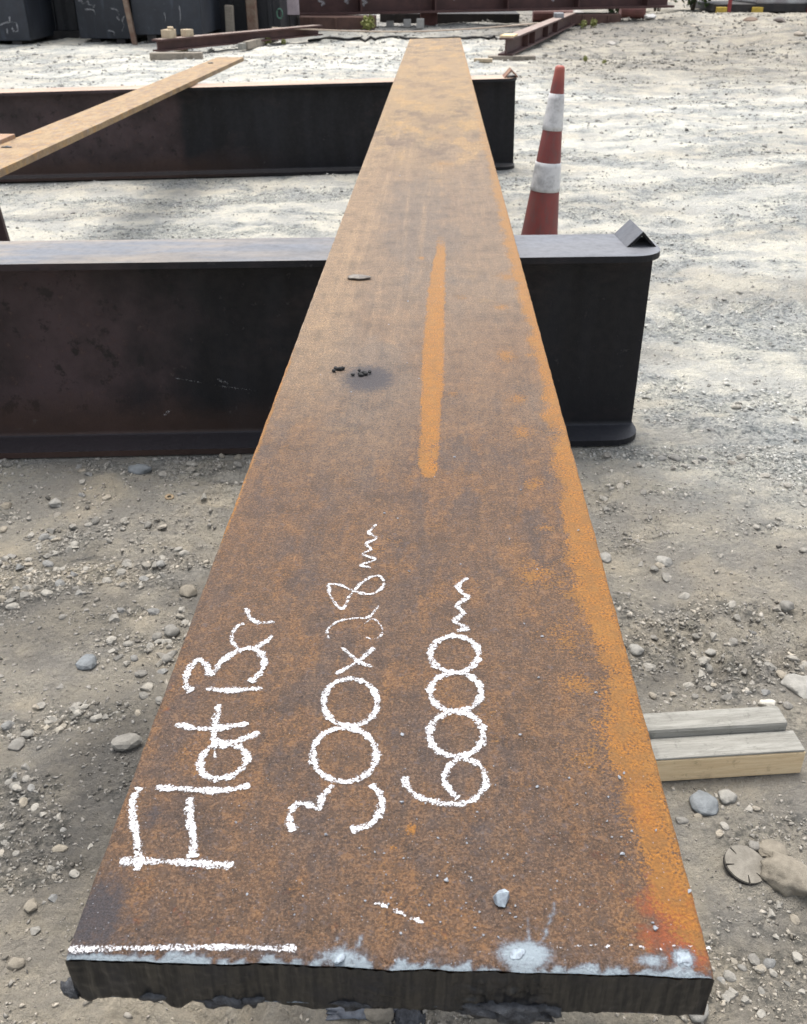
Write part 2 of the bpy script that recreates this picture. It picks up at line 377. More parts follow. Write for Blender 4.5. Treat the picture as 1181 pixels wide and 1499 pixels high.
def ground_col(x, y):
    n1 = fbm(x * 1.6, y * 1.6, 4, 40, .6); n2 = fbm(x * 5, y * 5, 4, 44, .6); n3 = fbm(x * .7 + 3, y * 2.2, 4, 48)
    pale = sst(1.25, 2.15, y + .55 * np.clip(x - .15, 0, 1.2) + .35 * n1 + .22 * n2)
    soil = np.array([.430, .398, .345]); dark = np.array([.295, .274, .240]); tan = np.array([.52, .465, .38]); dust = np.array([.74, .725, .66]); blue = np.array([.56, .575, .56])
    c = np.repeat(soil[None], x.size, 0)
    def mix(c, d, m): return c * (1 - m[:, None]) + d[None] * m[:, None]
    dm = sst(.0, .35, n2 + .6 * n1 + .25 * sst(.9, .55, y) - .05)
    c = mix(c, dark, dm * .8)
    c = mix(c, tan, sst(.1, .4, fbm(x * 7, y * 7, 4, 52) + .75 * sst(.70, .50, y)) * .9)
    bl = np.exp(-(((x + .30) / .10) ** 2 + ((y - .74) / .17) ** 2)); c = mix(c, np.array([.19, .178, .16]), np.clip(bl * 1.1 + .5 * n2 * bl, 0, .85))  # darker oval patch in the ground colour, left of the bar
    c = mix(c, dust, pale * (.55 + .45 * sst(-.3, .2, n3)))
    c = mix(c, blue, pale * grit_mask(x, y) * .62)
    br = sst(.05, .4, fbm(x * .8, y * .8, 4, 60) + .3) * sst(7, 9.5, y) * sst(1.0, 3.0, x)
    c = mix(c, np.array([.30, .25, .185]), br * .7)
    rt = sst(6.3, 9.0, y + .5 * n1 + .25 * n2) * sst(.2, 1.3, x + .4 * n2); c = mix(c, np.array([.40, .37, .315]), rt * .85); c = mix(c, np.array([.27, .265, .25]), rt * sst(.05, .4, fbm(x * 2.2, y * 2.2, 4, 66, .65)) * .7)
    far = sst(11, 13, y) * (1 - sst(2, 4, x)); c = mix(c, np.array([.20, .19, .18]), far * .5)
    return c
attr(gme, 'base', ground_col(V[:, 0], V[:, 1]))
attr(gme, 'grit', grit_mask(V[:, 0], V[:, 1]))
ground = tag(obj('ground', gme, M['ground']), kind='structure')

# ------------------------------------------------------------------ the big flat bar
Y0, L = .277, 6.0
def bar_z(u, v):
    t = sst(2.6, 6.0, v)
    z = .0035 * t * (u / .15) + .0010 * np.sin(v * 2.1) * sst(1.6, 3, v)
    return z
def bar_pt(px, py):          # pixel on the bar's top -> (u, v)
    p = on_z(px, py, BARZ); return p[0], p[1] - Y0
us = np.linspace(-.15, .15, 113)
vs = np.concatenate([np.array([0, .0012, .0028, .005]), np.arange(.0075, .75, .0026), np.arange(.75, 2.0, .006), np.linspace(2.0, L, 420)])
U, Vv = np.meshgrid(us, vs); u = U.ravel(); v = Vv.ravel()
z = bar_z(u, v) + .00012 * fbm(u * 60, v * 60, 3, 70)
edge = (.15 - np.abs(u))
x = u + np.where(edge < .001, np.sign(u) * (.0007 * fbm(v * 45, u * 0 + 5, 4, 72) - .0004), 0)
z = z - np.where(edge < .001, .0007, 0)
fr = np.clip((.005 - v) / .005, 0, 1); z = z - .0022 * fr ** 2
yj = np.where(v < .006, .0016 * fbm(u * 35, u * 0 + 2, 4, 74) * fr, 0)
BV = np.c_[x, v + yj, z]
nu, nv = len(us), len(vs)
ii = (np.arange(nv - 1)[:, None] * nu + np.arange(nu - 1)[None]).ravel(); TF = np.c_[ii, ii + 1, ii + nu + 1, ii + nu]
# underside and long sides: extra rings
T = .028
left = np.arange(nv) * nu; right = left + nu - 1
n0 = len(BV)
botL = BV[left] - [0, 0, T - .0007]; botR = BV[right] - [0, 0, T - .0007]
BV2 = np.concatenate([BV, botL, botR]); k = np.arange(nv - 1)
SF = np.concatenate([np.c_[left[k], left[k + 1], n0 + k + 1, n0 + k], np.c_[right[k + 1], right[k], n0 + nv + k, n0 + nv + k + 1],
                     np.c_[n0 + k, n0 + k + 1, n0 + nv + k + 1, n0 + nv + k]])
farrow = (nv - 1) * nu + np.arange(nu)
FF = np.concatenate([TF, SF, np.array([[farrow[0], farrow[-1], n0 + 2 * nv - 1, n0 + nv - 1]])])
bme = mesh_np('plate', BV2, FF, smooth=False)
sm = np.zeros(len(FF), bool); sm[:len(TF)] = True; bme.polygons.foreach_set('use_smooth', sm)
uu = BV2[:, 0]; vv = BV2[:, 1]
def blob(px, py, rx, ry):          # soft mask round a photo pixel, radii in px of the photo
    a, b = bar_pt(px, py); a1, _ = bar_pt(px + rx, py); _, b1 = bar_pt(px, py - ry)
    d = ((uu - a) / (a1 - a)) ** 2 + ((vv - b) / (b1 - b)) ** 2
    return np.exp(-d * 1.2)
def path_mask(pts, soft=.25):      # ragged band: list of (px, py, half width px)
    Q = []
    for px, py, w in pts:
        a, b = bar_pt(px, py); a1, _ = bar_pt(px + w, py); Q.append((b, a, a1 - a))
    Q.sort(); Q = np.array(Q); c = np.interp(vv, Q[:, 0], Q[:, 1]); w = np.interp(vv, Q[:, 0], Q[:, 2])
    d = np.abs(uu - c + .0022 * fbm(vv * 60, uu * 30, 3, 80)) / np.maximum(w, 1e-4)
    m = 1 - sst(1 - soft, 1 + soft, d)
    return m * sst(Q[0, 0] - .008, Q[0, 0] + .003, vv) * (1 - sst(Q[-1, 0] - .02, Q[-1, 0] + .15, vv))
N1 = fbm(uu * 14, vv * 6, 5, 90, .6); N2 = fbm(uu * 45, vv * 18, 4, 92, .6); N3 = fbm(uu * 70, vv * 1.1, 4, 94, .55); N4 = fbm(uu * 6, vv * 2.2, 4, 96); N5 = fbm(uu * 9, vv * 22, 4, 98, .6)
def lerp(c, d, m): return c * (1 - m[:, None]) + np.asarray(d)[None] * m[:, None]
c = np.repeat(np.array([[.142, .082, .046]]), len(uu), 0)
c = lerp(c, [.104, .070, .052], sst(-.15, .3, N1) * .8)
c = lerp(c, [.185, .096, .042], sst(.0, .4, N2 + .5 * N1) * .65 * (1 - sst(.6, 1.4, vv)))
c = lerp(c, [.190, .138, .094], sst(.40, 1.1, vv + .25 * N4) * .85)
c = lerp(c, [.140, .110, .086], sst(-.05, .35, N4 + .35 * N2) * .7 * sst(.4, .9, vv) * (1 - sst(2.6, 3.6, vv)))
c = lerp(c, [.235, .160, .095], sst(-.02, .045, -.080 - uu + .02 * N4) * sst(.45, .9, vv) * .8)
c = lerp(c, [.250, .172, .086], sst(1.5, 3.0, vv + .4 * N4) * .8)
c = lerp(c, c.mean(0) * 1.3, sst(.1, .5, N3) * .35 * sst(.6, 1.2, vv))
c = lerp(c, [.18, .125, .082], sst(.1, .45, N5) * .6 * sst(1.5, 2.6, vv))
c = lerp(c, [.33, .222, .108], sst(.05, .4, -N5 + .4 * N1) * .6 * sst(2.2, 3.2, vv))
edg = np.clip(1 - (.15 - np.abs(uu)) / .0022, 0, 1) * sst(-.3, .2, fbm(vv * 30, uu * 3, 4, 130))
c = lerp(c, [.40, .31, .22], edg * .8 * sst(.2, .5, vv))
# orange flash rust
om = np.zeros(len(uu))
bw = np.interp(vv, [0, .03, .10, .16, .22, .30, .38, .5, .7, 1.0, 1.4, 2.2, 3.5, 6], [.002, .016, .034, .030, .024, .034, .032, .022, .020, .018, .022, .022, .018, .012])
om = np.maximum(om, (1 - sst(-.014, .012, (.15 - uu) - bw * .92 + .012 * N2 + .010 * N5)) * .80 * (1 - .30 * sst(.9, 3.0, vv)))
om = np.maximum(om, path_mask([(645, 366, 7), (641, 400, 11), (637, 450, 14), (634, 520, 17), (633, 560, 17), (632, 581, 17), (631, 586, 16), (629, 640, 15), (627, 680, 15), (628, 697, 9)], .30) * (.80 + .25 * N2))
for q in ((785, 840, 40, 26, .62), (782, 708, 22, 14, .6), (798, 773, 17, 11, .56), (765, 632, 24, 13, .6), (757, 583, 24, 14, .55), (845, 1000, 40, 22, .6), (602, 1214, 11, 10, .95), (578, 1242, 8, 8, .8), (745, 405, 28, 11, .56),
          (735, 450, 16, 6, .6), (617, 378, 7, 3, .8), (740, 520, 20, 14, .6), (640, 200, 30, 8, .4), (650, 240, 30, 8, .45), (676, 435, 16, 6, .45), (662, 576, 14, 5, .5), (860, 1110, 60, 40, .42), (830, 930, 50, 40, .45), (640, 870, 30, 18, .35), (560, 800, 40, 20, .35), (950, 1290, 60, 60, .38)):
    om = np.maximum(om, blob(*q[:4]) * q[4])
om = np.maximum(om, .85 * (1 - sst(.0015, .0045, (.15 + uu) + .002 * N2)) * sst(.33, .40, vv) * (1 - sst(.7, .9, vv)))
om = np.maximum(om, .17 * sst(-.05, .4, N2 + .4 * N1) * (1 - sst(.45, .8, vv)))
om = np.maximum(om, .30 * sst(.0, .4, N1) * sst(2.2, 3, vv))
# blue-grey oxide and spatter at the torch cut
spk = fbm(uu * 130, uu * 0 + 9, 3, 133, .6)
gm = (1 - sst(.0002, .0042, vv + .0045 * spk + .003 * N2)) * .90
gm = np.maximum(gm, (1 - sst(.008, .020, vv + .006 * N2)) * .33)
for q in ((768, 1397, 50, 24, 1.25), (500, 1400, 48, 16, .95), (1000, 1402, 20, 18, 1.2), (955, 1406, 34, 14, .9), (740, 1380, 28, 14, .55), (706, 1216, 18, 14, .42), (640, 1390, 50, 14, .40), (300, 1365, 20, 10, .36)):
    gm = np.maximum(gm, blob(*q[:4]) * q[4])
for (x0, y0), (x1, y1) in (((790, 1392), (812, 1325)), ((775, 1385), (768, 1335)), ((520, 1392), (532, 1365)), ((500, 1390), (495, 1372))):
    for t in np.linspace(0, 1, 12): gm = np.maximum(gm, blob(x0 + (x1 - x0) * t, y0 + (y1 - y0) * t, 5, 8) * .75)
# tan dust, soot, heat tint
N6 = fbm(uu * 11, vv * 4.5, 5, 140, .65)
c = lerp(c, [.125, .086, .060], sst(.05, .4, N6) * .75 * sst(1.2, 2.2, vv)); c = lerp(c, [.40, .24, .085], sst(.1, .4, -N6) * .5 * sst(1.6, 2.6, vv))
pm = sst(1.35, 3.4, vv + .9 * N4 - .8 * N6) * .50 * (1 - sst(4.4, 6, vv)) + .22 * sst(.1, .4, N5) * sst(.8, 1.6, vv)
for q in ((710, 440, 18, 8, .5), (690, 405, 12, 4, .5), (740, 500, 16, 4, .45), (500, 628, 60, 5, .45), (590, 235, 60, 30, .5), (640, 165, 60, 40, .5)): pm = np.maximum(pm, blob(*q[:4]) * q[4])
dmk = np.zeros(len(uu))
for q in ((540, 554, 46, 23, 1.15), (222, 1195, 30, 28, .62), (905, 1180, 34, 45, .55), (140, 1340, 60, 75, .95), (420, 1395, 330, 14, .5), (900, 1392, 160, 14, .4), (575, 1075, 26, 40, .42), (700, 1225, 50, 46, .45), (478, 1085, 16, 14, .35), (430, 1290, 60, 40, .22), (560, 1290, 120, 60, .26), (800, 1340, 160, 40, .25), (600, 270, 40, 9, .4), (670, 130, 30, 12, .35), (640, 300, 60, 9, .3), (610, 100, 20, 10, .3), (500, 775, 50, 40, .38), (465, 850, 40, 34, .42), (520, 850, 60, 60, .26), (545, 690, 90, 50, .22)):
    dmk = np.maximum(dmk, blob(*q[:4]) * q[4])
hm = np.zeros(len(uu))
for q in ((1000, 1345, 75, 80, .95), (945, 1185, 26, 50, .8), (975, 1290, 50, 70, .5), (300, 1330, 160, 60, .16), (620, 1345, 200, 40, .16), (250, 1030, 60, 60, .15), (870, 1250, 60, 40, .18)): hm = np.maximum(hm, blob(*q[:4]) * q[4])
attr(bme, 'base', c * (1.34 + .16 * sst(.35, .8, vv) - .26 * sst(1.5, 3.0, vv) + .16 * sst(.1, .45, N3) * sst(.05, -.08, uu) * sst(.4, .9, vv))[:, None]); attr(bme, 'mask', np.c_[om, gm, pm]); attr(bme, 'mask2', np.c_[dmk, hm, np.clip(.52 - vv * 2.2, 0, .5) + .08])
bar = tag(empty('flat_bar', (0, Y0, BARZ)), 'long wide rusty steel flat bar with white chalk writing, laid across the two dark beams', 'flat bar')
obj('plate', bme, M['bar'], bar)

# torch-cut end face: drag lines, ragged foot
def mat_cut():
    n = NT('torch_cut_face'); s = n.noise(420, 4, .6, stretch=(1, 1, .06)); g = n.noise(120, 5, .65); k = n.noise(30, 4, .6)
    c = n.mix(n.ramp(s, .35, .66), (.010, .011, .013), (.040, .037, .033)); c = n.mix(n.ramp(k, .45, .68, 0, .85), c, (.020, .021, .026))
    c = n.mix(n.ramp(g, .62, .72, 0, .45), c, (.08, .06, .042)); n.col(c); n.bump(n.math('ADD', s, n.math('MULTIPLY', g, .4)), .5, .0010); return n.set(.38, .3, .5)
M['cut'] = mat_cut()
eu = np.linspace(-.15, .15, 301); ez = np.linspace(0, 1, 22)
EU, EZ = np.meshgrid(eu, ez); e = EU.ravel(); w = EZ.ravel()
foot = T + .0012 +   .0014 * np.maximum(fbm(e * 28, e * 0 + 1, 4, 100, .6), 0) + sum(a * np.exp(-((e - q) / s) ** 2) for q, a, s in ((-.143, .0035, .004), (-.101, .0062, .0055), (-.078, .002, .006), (-.036, .0048, .014), (.02, .0030, .012), (.05, .004, .010), (.085, .001, .01)))
top = -.0022 - np.interp(e, eu, .0006 * np.abs(fbm(eu * 60, eu * 0 + 4, 3, 103)))
yy = .0009 * fbm(e * 210, w * 1.2, 3, 105) - .0007 * np.abs(fbm(e * 90, w * 3, 3, 107)) + np.interp(e, eu, .0016 * fbm(eu * 35, eu * 0 + 2, 4, 74)) + .0022 * np.sin(w * math.pi) * 0
for q, s, a in ((.055, .020, .006), (-.005, .02, .0025), (-.07, .012, .002)): yy = yy - a * np.exp(-((e - q) / s) ** 2) * np.abs(fbm(e * 70, w * 3.5, 4, 109, .7)) * sst(.02, .25, w)
yy = yy + .004 * sst(.85, 1.0, w) * 0 - .0006
ex = e * (1 - .010 * w * (np.abs(e) > .1485)); EVt = np.c_[ex, yy, top * (1 - w) - foot * w]
ne = len(eu); ii = (np.arange(len(ez) - 1)[:, None] * ne + np.arange(ne - 1)[None]).ravel()
# back layer so the end is a solid lip, closed below
back = np.c_[eu, np.full(ne, .012), -T - .0002 + 0 * eu]; nb = len(EVt); kk = np.arange(ne - 1); lr = (len(ez) - 1) * ne
EF = np.concatenate([np.c_[ii + ne, ii + ne + 1, ii + 1, ii], np.c_[nb + kk, nb + kk + 1, lr + kk + 1, lr + kk]])
cutf = obj('cut_face', mesh_np('cut_face', np.concatenate([EVt, back]), EF, True), M['cut'], bar)

# ------------------------------------------------------------------ chalk writing
def catmull(P, n=10):
    P = [np.array(p, float) for p in P]
    if len(P) == 2: return [P[0] + (P[1] - P[0]) * t for t in np.linspace(0, 1, n + 1)]
    Q = [2 * P[0] - P[1]] + P + [2 * P[-1] - P[-2]]; out = []
    for i in range(1, len(Q) - 2):
        for t in np.linspace(0, 1, n, endpoint=False):
            a, b, c_, d = Q[i - 1:i + 3]; out.append(.5 * (2 * b + (c_ - a) * t + (2 * a - 5 * b + 4 * c_ - d) * t * t + (3 * b - 3 * c_ + d - a) * t ** 3))
    out.append(Q[-2]); return out
class Chalk:
    def __init__(s): s.V = []; s.F = []; s.UV = []; s.P = []; s.lift = 0
    def stroke(s, pts3, w, nrm, press=.5, seed=0):
        pts = [np.array(p) for p in pts3]; n = len(pts); nrm = np.array(nrm, float); base = len(s.V); s.lift += 1; run = 0
        for i in range(n):
            t = pts[min(i + 1, n - 1)] - pts[max(i - 1, 0)]; t = t / (np.linalg.norm(t) + 1e-9); b = np.cross(nrm, t)
            if i: run += np.linalg.norm(pts[i] - pts[i - 1])
            ww = w * (1 + .16 * math.sin(i * .9 + seed) + .16 * math.sin(i * .33 + seed * 2)) * (.8 if i in (0, n - 1) else 1)
            for k in range(5):
                q = pts[i] + b * ww * (k / 4 - .5) * 1.5 + nrm * (.00035 + .00006 * (s.lift % 6) + .00004 * i / n); s.V.append(q); s.UV.append((run, k / 4)); s.P.append(press + .10 * math.sin(i * .45 + seed * 3) + .05 * math.sin(i * 1.3))
            if i:
                for k in range(4):
                    a = base + (i - 1) * 5 + k; s.F.append((a, a + 1, a + 6, a + 5))
    def build(s, name, parent, origin=(0, 0, 0)):
        me = mesh_np(name, np.array(s.V) - np.array(origin), np.array(s.F), True); uvl = me.uv_layers.new(name='UVMap')
        idx = np.zeros(len(me.loops), np.int32); me.loops.foreach_get('vertex_index', idx)
        uvl.data.foreach_set('uv', np.array(s.UV, np.float32)[idx].ravel()); attr(me, 'press', np.array(s.P))
        return obj(name, me, M['chalk'], parent)
ORG = (0, Y0, BARZ)
def write(name, strokes, x0, y0, k, w, label=None, press=.5):
    ch = Chalk()
    for i, st in enumerate(strokes):
        ww = w; pr = press
        if isinstance(st[0], (int, float)): ww = w * st[0]; pr = press - (1 - st[0]) * .45; st = st[1]
        p2 = catmull(st, 9)
        P3 = []
        for a, b in p2:
            q = on_z(x0 + a / k, y0 + b / k, BARZ); q[2] += float(bar_z(np.array(q[0]), np.array(q[1] - Y0))); P3.append(q)
        ch.stroke(P3, ww, (0, 0, 1), pr, i * 1.3)
    o = ch.build(name, bar, ORG)
    if label: o['label'] = label
    return o
def ell(cx, cy, rx, ry, a0=-80, n=14, over=15):
    return [(cx + rx * math.cos(rad(a0 + (360 + over) * i / n)), cy + ry * math.sin(rad(a0 + (360 + over) * i / n))) for i in range(n + 1)]
write('chalk_words', [[(52, 1370), (200, 1366), (400, 1376), (560, 1387), (622, 1380)], [(155, 1000), (118, 1060), (118, 1150), (140, 1280), (148, 1370), (135, 1415)],
      [(402, 1050), (402, 1150), (420, 1260), (415, 1350)], [(232, 1000), (350, 1007), (500, 1016), (620, 1008), (702, 988)],
      [(640, 795), (585, 788), (505, 800), (458, 860), (468, 930), (530, 958), (620, 938), (680, 880), (680, 825), (640, 790)], [(512, 768), (600, 775), (680, 752), (750, 724)], [.45, [(527, 800), (528, 855)]],
      [(543, 585), (530, 680), (516, 768)], [(330, 686), (450, 706), (560, 702), (695, 680)],
      [(478, 508), (600, 516), (765, 506)], [(412, 522), (382, 490), (392, 420), (440, 366), (480, 385), (512, 435), (560, 372), (640, 322), (712, 306), (768, 350), (760, 420), (702, 476)],
      [.8, [(650, 315), (612, 262), (632, 202), (672, 180)]], [.9, [(712, 306), (778, 275), (815, 238)]], [.85, [(682, 105), (700, 150), (742, 176), (825, 176)]]], 160, 860, 3.408, .0046, 'white chalk handwriting reading Flat Bar')
write('chalk_numbers', [[(92, 1430), (70, 1388), (92, 1322), (142, 1310), (196, 1332), (214, 1284), (262, 1228)], [(430, 1225), (472, 1275), (470, 1345), (425, 1400), (340, 1426)],
      ell(312, 1096, 140, 118), ell(338, 866, 118, 104),
      [.85, [(300, 625), (370, 685), (436, 712)]], [.85, [(442, 625), (372, 685), (274, 740)]],
      [.62, [(242, 588), (238, 548), (280, 512), (350, 497), (420, 490), (462, 440)]], [.45, [(400, 520), (440, 500), (478, 540), (470, 575), (430, 588), (395, 572)]],
      [.72, [(242, 345), (252, 402), (302, 455), (340, 392), (400, 332), (460, 310), (486, 345), (450, 384), (400, 390), (340, 372), (290, 350), (242, 345)]],
      [.75, [(452, 85), (420, 120), (452, 146), (408, 170), (428, 195), (394, 215), (446, 240), (385, 262), (428, 276)]]], 400, 740, 2.998, .0042, 'white chalk handwriting reading 300x28m')
write('chalk_numbers', [[.9, [(575, 1190), (590, 1240), (660, 1290), (790, 1312), (880, 1290), (932, 1220), (910, 1150), (850, 1116), (780, 1136), (752, 1200), (780, 1260), (812, 1286)]],
      ell(803, 1005, 118, 98), ell(800, 820, 112, 84, -60), ell(795, 655, 105, 80),
      [.9, [(852, 320), (812, 352), (825, 385), (852, 406), (808, 440), (832, 475), (798, 512), (852, 540), (805, 552)]]], 400, 740, 2.998, .0047, 'white chalk handwriting reading 6000m')
cutline = []
cutline.append([.75, [(100, 1391), (160, 1389), (230, 1388), (300, 1387), (360, 1388), (434, 1389)]]); cutline.append([.6, [(230, 1389), (330, 1386), (420, 1391)]])
for a, b in ((548, 1322), (575, 1333), (600, 1345)): cutline.append([.6, [(a, b), (a + 10, b + 3), (a + 20, b + 7)]])
for a in range(815, 1040, 24): cutline.append([.34, [(a, 1388 + random.uniform(-4, 4)), (a + random.uniform(6, 16), 1387 + random.uniform(-4, 4))]])
write('chalk_cut_line', cutline, 0, 0, 1.0, .0046)['kind'] = 'stuff'

M['scribe'] = M['chalk'].copy(); M['scribe'].name = 'scribe_tan'
for l_ in list(M['scribe'].node_tree.links):
    if l_.to_socket.name == 'Base Color': M['scribe'].node_tree.links.remove(l_)
M['scribe'].node_tree.nodes['Principled BSDF'].inputs['Base Color'].default_value = (.36, .20, .13, 1)
def scribe(pts, w, pr):
    ch = Chalk(); ch.stroke([on_z(a, b, BARZ) for a, b in catmull(pts, 12)], w, (0, 0, 1), pr); o = ch.build('scribe_line', bar, ORG); o.data.materials[0] = M['scribe']
scribe([(668, 470), (667, 600), (666, 700), (666, 830)], .0014, -.16); scribe([(600, 391), (680, 391), (756, 392)], .0030, -.14)

# slag hanging on the cut, spatter on top
M['slag'] = simple('cut_slag', (.030, .031, .036), (.075, .08, .09), 200, .45, .2, .6, .002)
M['slag_grey'] = simple('oxide_flake', (.33, .39, .44), (.19, .215, .25), 300, .6, 0, .6, .001)
M['chip'] = simple('grey_chip', (.36, .39, .43), (.20, .215, .24), 500, .5, .1, .4, .001)
M['cinder'] = simple('black_cinder', (.014, .014, .016), (.03, .03, .03), 400, .7, 0, .6, .001)
def rock_mesh(name, sx, sy, sz, seed, sub=2, rough=.22, freq=1.6, flat=0.0):
    bm = bmesh.new(); bmesh.ops.create_icosphere(bm, subdivisions=sub, radius=1.0); r = np.random.default_rng(seed)
    co = np.array([v.co[:] for v in bm.verts])
    for _ in range(7):                     # cut planar facets
        n = r.normal(size=3); n /= np.linalg.norm(n); d = r.uniform(.62, .92); t = co @ n; m = t > d
        co[m] -= np.outer(t[m] - d, n) * r.uniform(.7, 1.0)
    k = 1 + rough * (fbm(co[:, 0] * freq + seed, co[:, 1] * freq + co[:, 2] * 1.3, 4, seed % 50) + .5 * fbm(co[:, 2] * freq * 2 + seed, co[:, 0] * freq * 2, 3, 7))
    co = co * (k + (.035 * fbm(co[:, 0] * 6 + seed, co[:, 1] * 6 + co[:, 2] * 5, 3, 11) if sub > 3 else 0))[:, None] * np.array([sx, sy, sz]); co[:, 2] = np.maximum(co[:, 2], -sz * .55)
    for v, q in zip(bm.verts, co): v.co = q
    me = bpy.data.meshes.new(name); bm.to_mesh(me); bm.free()
    me.polygons.foreach_set('use_smooth', np.full(len(me.polygons), sub > 2)); return me
def hull_mesh(name, s, seed, n=11):
    r = np.random.default_rng(seed); bm = bmesh.new(); p = r.normal(size=(n, 3)); p /= np.linalg.norm(p, axis=1)[:, None]
    p *= r.uniform(.8, 1.1, (n, 1)) * np.array([1, r.uniform(.6, .9), r.uniform(.45, .75)]) * s
    for q in p: bm.verts.new(q)
    o = bmesh.ops.convex_hull(bm, input=bm.verts); bmesh.ops.delete(bm, geom=[g for g in o['geom_interior'] if isinstance(g, bmesh.types.BMVert)], context='VERTS')
    me = bpy.data.meshes.new(name); bm.to_mesh(me); bm.free(); return me
for i, (px, a, b, d) in enumerate(((225, .010, .006, .006), (330, .016, .007, .005), (372, .008, .006, .004), (700, .020, .008, .006), (755, .022, .010, .008), (800, .010, .007, .005), (105, .006, .005, .005), (520, .014, .006, .004))):
    p = on_y(px, 1462, Y0); obj('slag_drip', rock_mesh('slag_drip', a, b, d, 200 + i, 3, .5, 2.5), M['slag'], cutf, (p[0], .003, -T - .001))
for i, (px, py, a, b) in enumerate(((1001, 1404, .0052, .0052), (757, 1396, .0050, .0035), (497, 1403, .0040, .0025))):
    q = bar_pt(px, py); obj('oxide_flake', rock_mesh('oxide_flake', a * .8, b * .8, .0005, 230 + i, 3, .45, 2.2), M['slag_grey'], bar, (q[0], q[1], .0001), (0, 0, i * .4))

# ------------------------------------------------------------------ the two dark beams
def ibeam_part(parent, mat, x0, x1, h=.352, w=.150, tf=.011, tw=.008, r=.055, x1web=None, fil=.007):
    def plan(r1):
        P = [(x0, -w / 2)]
        if r1: P += [(x1 - r1 + r1 * math.sin(a), -w / 2 + r1 - r1 * math.cos(a)) for a in np.linspace(0, math.pi / 2, 9)] + [(x1 - r1 + r1 * math.cos(a), w / 2 - r1 + r1 * math.sin(a)) for a in np.linspace(0, math.pi / 2, 9)]
        else: P += [(x1, -w / 2), (x1, w / 2)]
        return P + [(x0, w / 2)]
    tfo = MB().prism(plan(r), h - tf, h).build('top_flange', mat, parent)
    MB().prism(plan(r), 0, tf).build('bottom_flange', mat, parent)
    t = tw / 2; R = fil; arc = np.linspace(0, math.pi / 2, 5)
    P = [(t + R - R * math.sin(a), tf + R - R * math.cos(a)) for a in arc] + [(t + R - R * math.cos(a), h - tf - R + R * math.sin(a)) for a in arc]
    poly = P + [(-y, z) for y, z in P[::-1]]
    o = MB().prism(poly, x0 + .001, (x1web or x1) - .004, axis=0).build('web', mat, parent)
    return tfo, o
M['beam1'] = mat_beam('black_beam_steel', -.50, .45, (.118, .126, .145), (.22, .185, .15))  # bluish top colour includes the sky's sheen, painted in
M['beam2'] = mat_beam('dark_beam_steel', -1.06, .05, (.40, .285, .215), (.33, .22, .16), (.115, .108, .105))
b1 = tag(empty('steel_girder', (0, B1[1], 0), (0, 0, B1_ANG)), 'black steel I-beam with rounded flange ends carrying the chalked bar, before the cone', 'beam')
xe1 = (on_y(950, 372, 1.735)[0]) / math.cos(B1_ANG)
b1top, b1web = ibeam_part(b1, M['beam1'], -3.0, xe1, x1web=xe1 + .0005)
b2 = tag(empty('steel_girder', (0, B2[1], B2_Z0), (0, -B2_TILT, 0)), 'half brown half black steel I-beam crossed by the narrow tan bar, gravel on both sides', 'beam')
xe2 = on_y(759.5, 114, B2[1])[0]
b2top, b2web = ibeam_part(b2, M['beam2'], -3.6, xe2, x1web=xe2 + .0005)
def end_stop(parent, cx, y0, y1, leg, th, mat, z):
    s = math.sqrt(.5); o = leg * s; i = (leg - th * 1.0) * s
    poly = [(-o, 0), (0, o), (o, 0), (o - th * 1.41, 0), (0, o - th * 1.41), (-o + th * 1.41, 0)]
    return MB().prism([(a + cx, b + z) for a, b in poly], y0, y1, axis=1).build('angle_stop', mat, parent)
def to_local(o, p):
    R = Matrix.Rotation(-o.rotation_euler.z, 3, 'Z'); return R @ (Vector(p) - o.location)
a_ = to_local(b1, on_z(917, 362, .352)); b_ = to_local(b1, on_z(960, 361, .352)); cfar = to_local(b1, on_z(908, 341, .352))
end_stop(b1top, (a_.x + b_.x) / 2, a_.y, min(cfar.y, .074), (b_.x - a_.x) / 1.414, .004, M['beam1'], .3523)
M['stop2'] = mat_rust_small('stop_rust', (.16, .085, .06), (.24, .13, .085))
p = on_y(751, 110, B2[1]); end_stop(b2top, p[0], -.05, .06, .042, .005, M['stop2'], .3523)
# chalky scuffs on the near web
ch = Chalk()
for pts, w in (([(255, 553), (300, 561), (330, 566), (382, 573)], .0035), ([(318, 555), (335, 562), (345, 569)], .008), ([(240, 608), (250, 600)], .010)):
    P3 = []
    for a, b in catmull(pts, 8):
        yq = B1[1] - .0062 / math.cos(B1_ANG); q = on_y(a, b, yq); q = on_y(a, b, yq + q[0] * math.tan(B1_ANG)); P3.append(q)
    ch.stroke(P3, w, (0, -1, 0), -.06)
so = ch.build('scuff_mark', None)
so.parent = b1web; so.matrix_parent_inverse = (Matrix.Translation(b1.location) @ Matrix.Rotation(B1_ANG, 4, 'Z')).inverted()

# ------------------------------------------------------------------ narrow bar, second bar, leaning plate
M['tanbar'] = mat_rust_small('tan_rust', (.285, .198, .105), (.195, .13, .078), (.31, .175, .06))
def zn(y): return .373 + (y - 1.62) * ((.3475 - .373) / (4.3 - 1.62))
def on_nb(px, py):
    p = on_z(px, py, .36)
    for _ in range(5): p = on_z(px, py, zn(p[1]))
    return p
A = on_nb(0, 248); Bq = on_nb(357, 84); C = on_nb(320, 83); D = on_nb(0, 211)
ang = math.atan2(-(Bq[0] - A[0]), Bq[1] - A[1]); wd_ = (Bq[0] - C[0])
nb = tag(empty('flat_bar', (0, 0, 0)), 'narrow tan-rusted flat bar slanting over the half brown beam, left of the chalked bar', 'flat bar')
dirv = np.array([Bq[0] - A[0], Bq[1] - A[1]]); dirv /= np.linalg.norm(dirv); sv = np.array([dirv[1], -dirv[0]])
pts = []; nseg = 60; yend = Bq[1]; ystart = 1.2
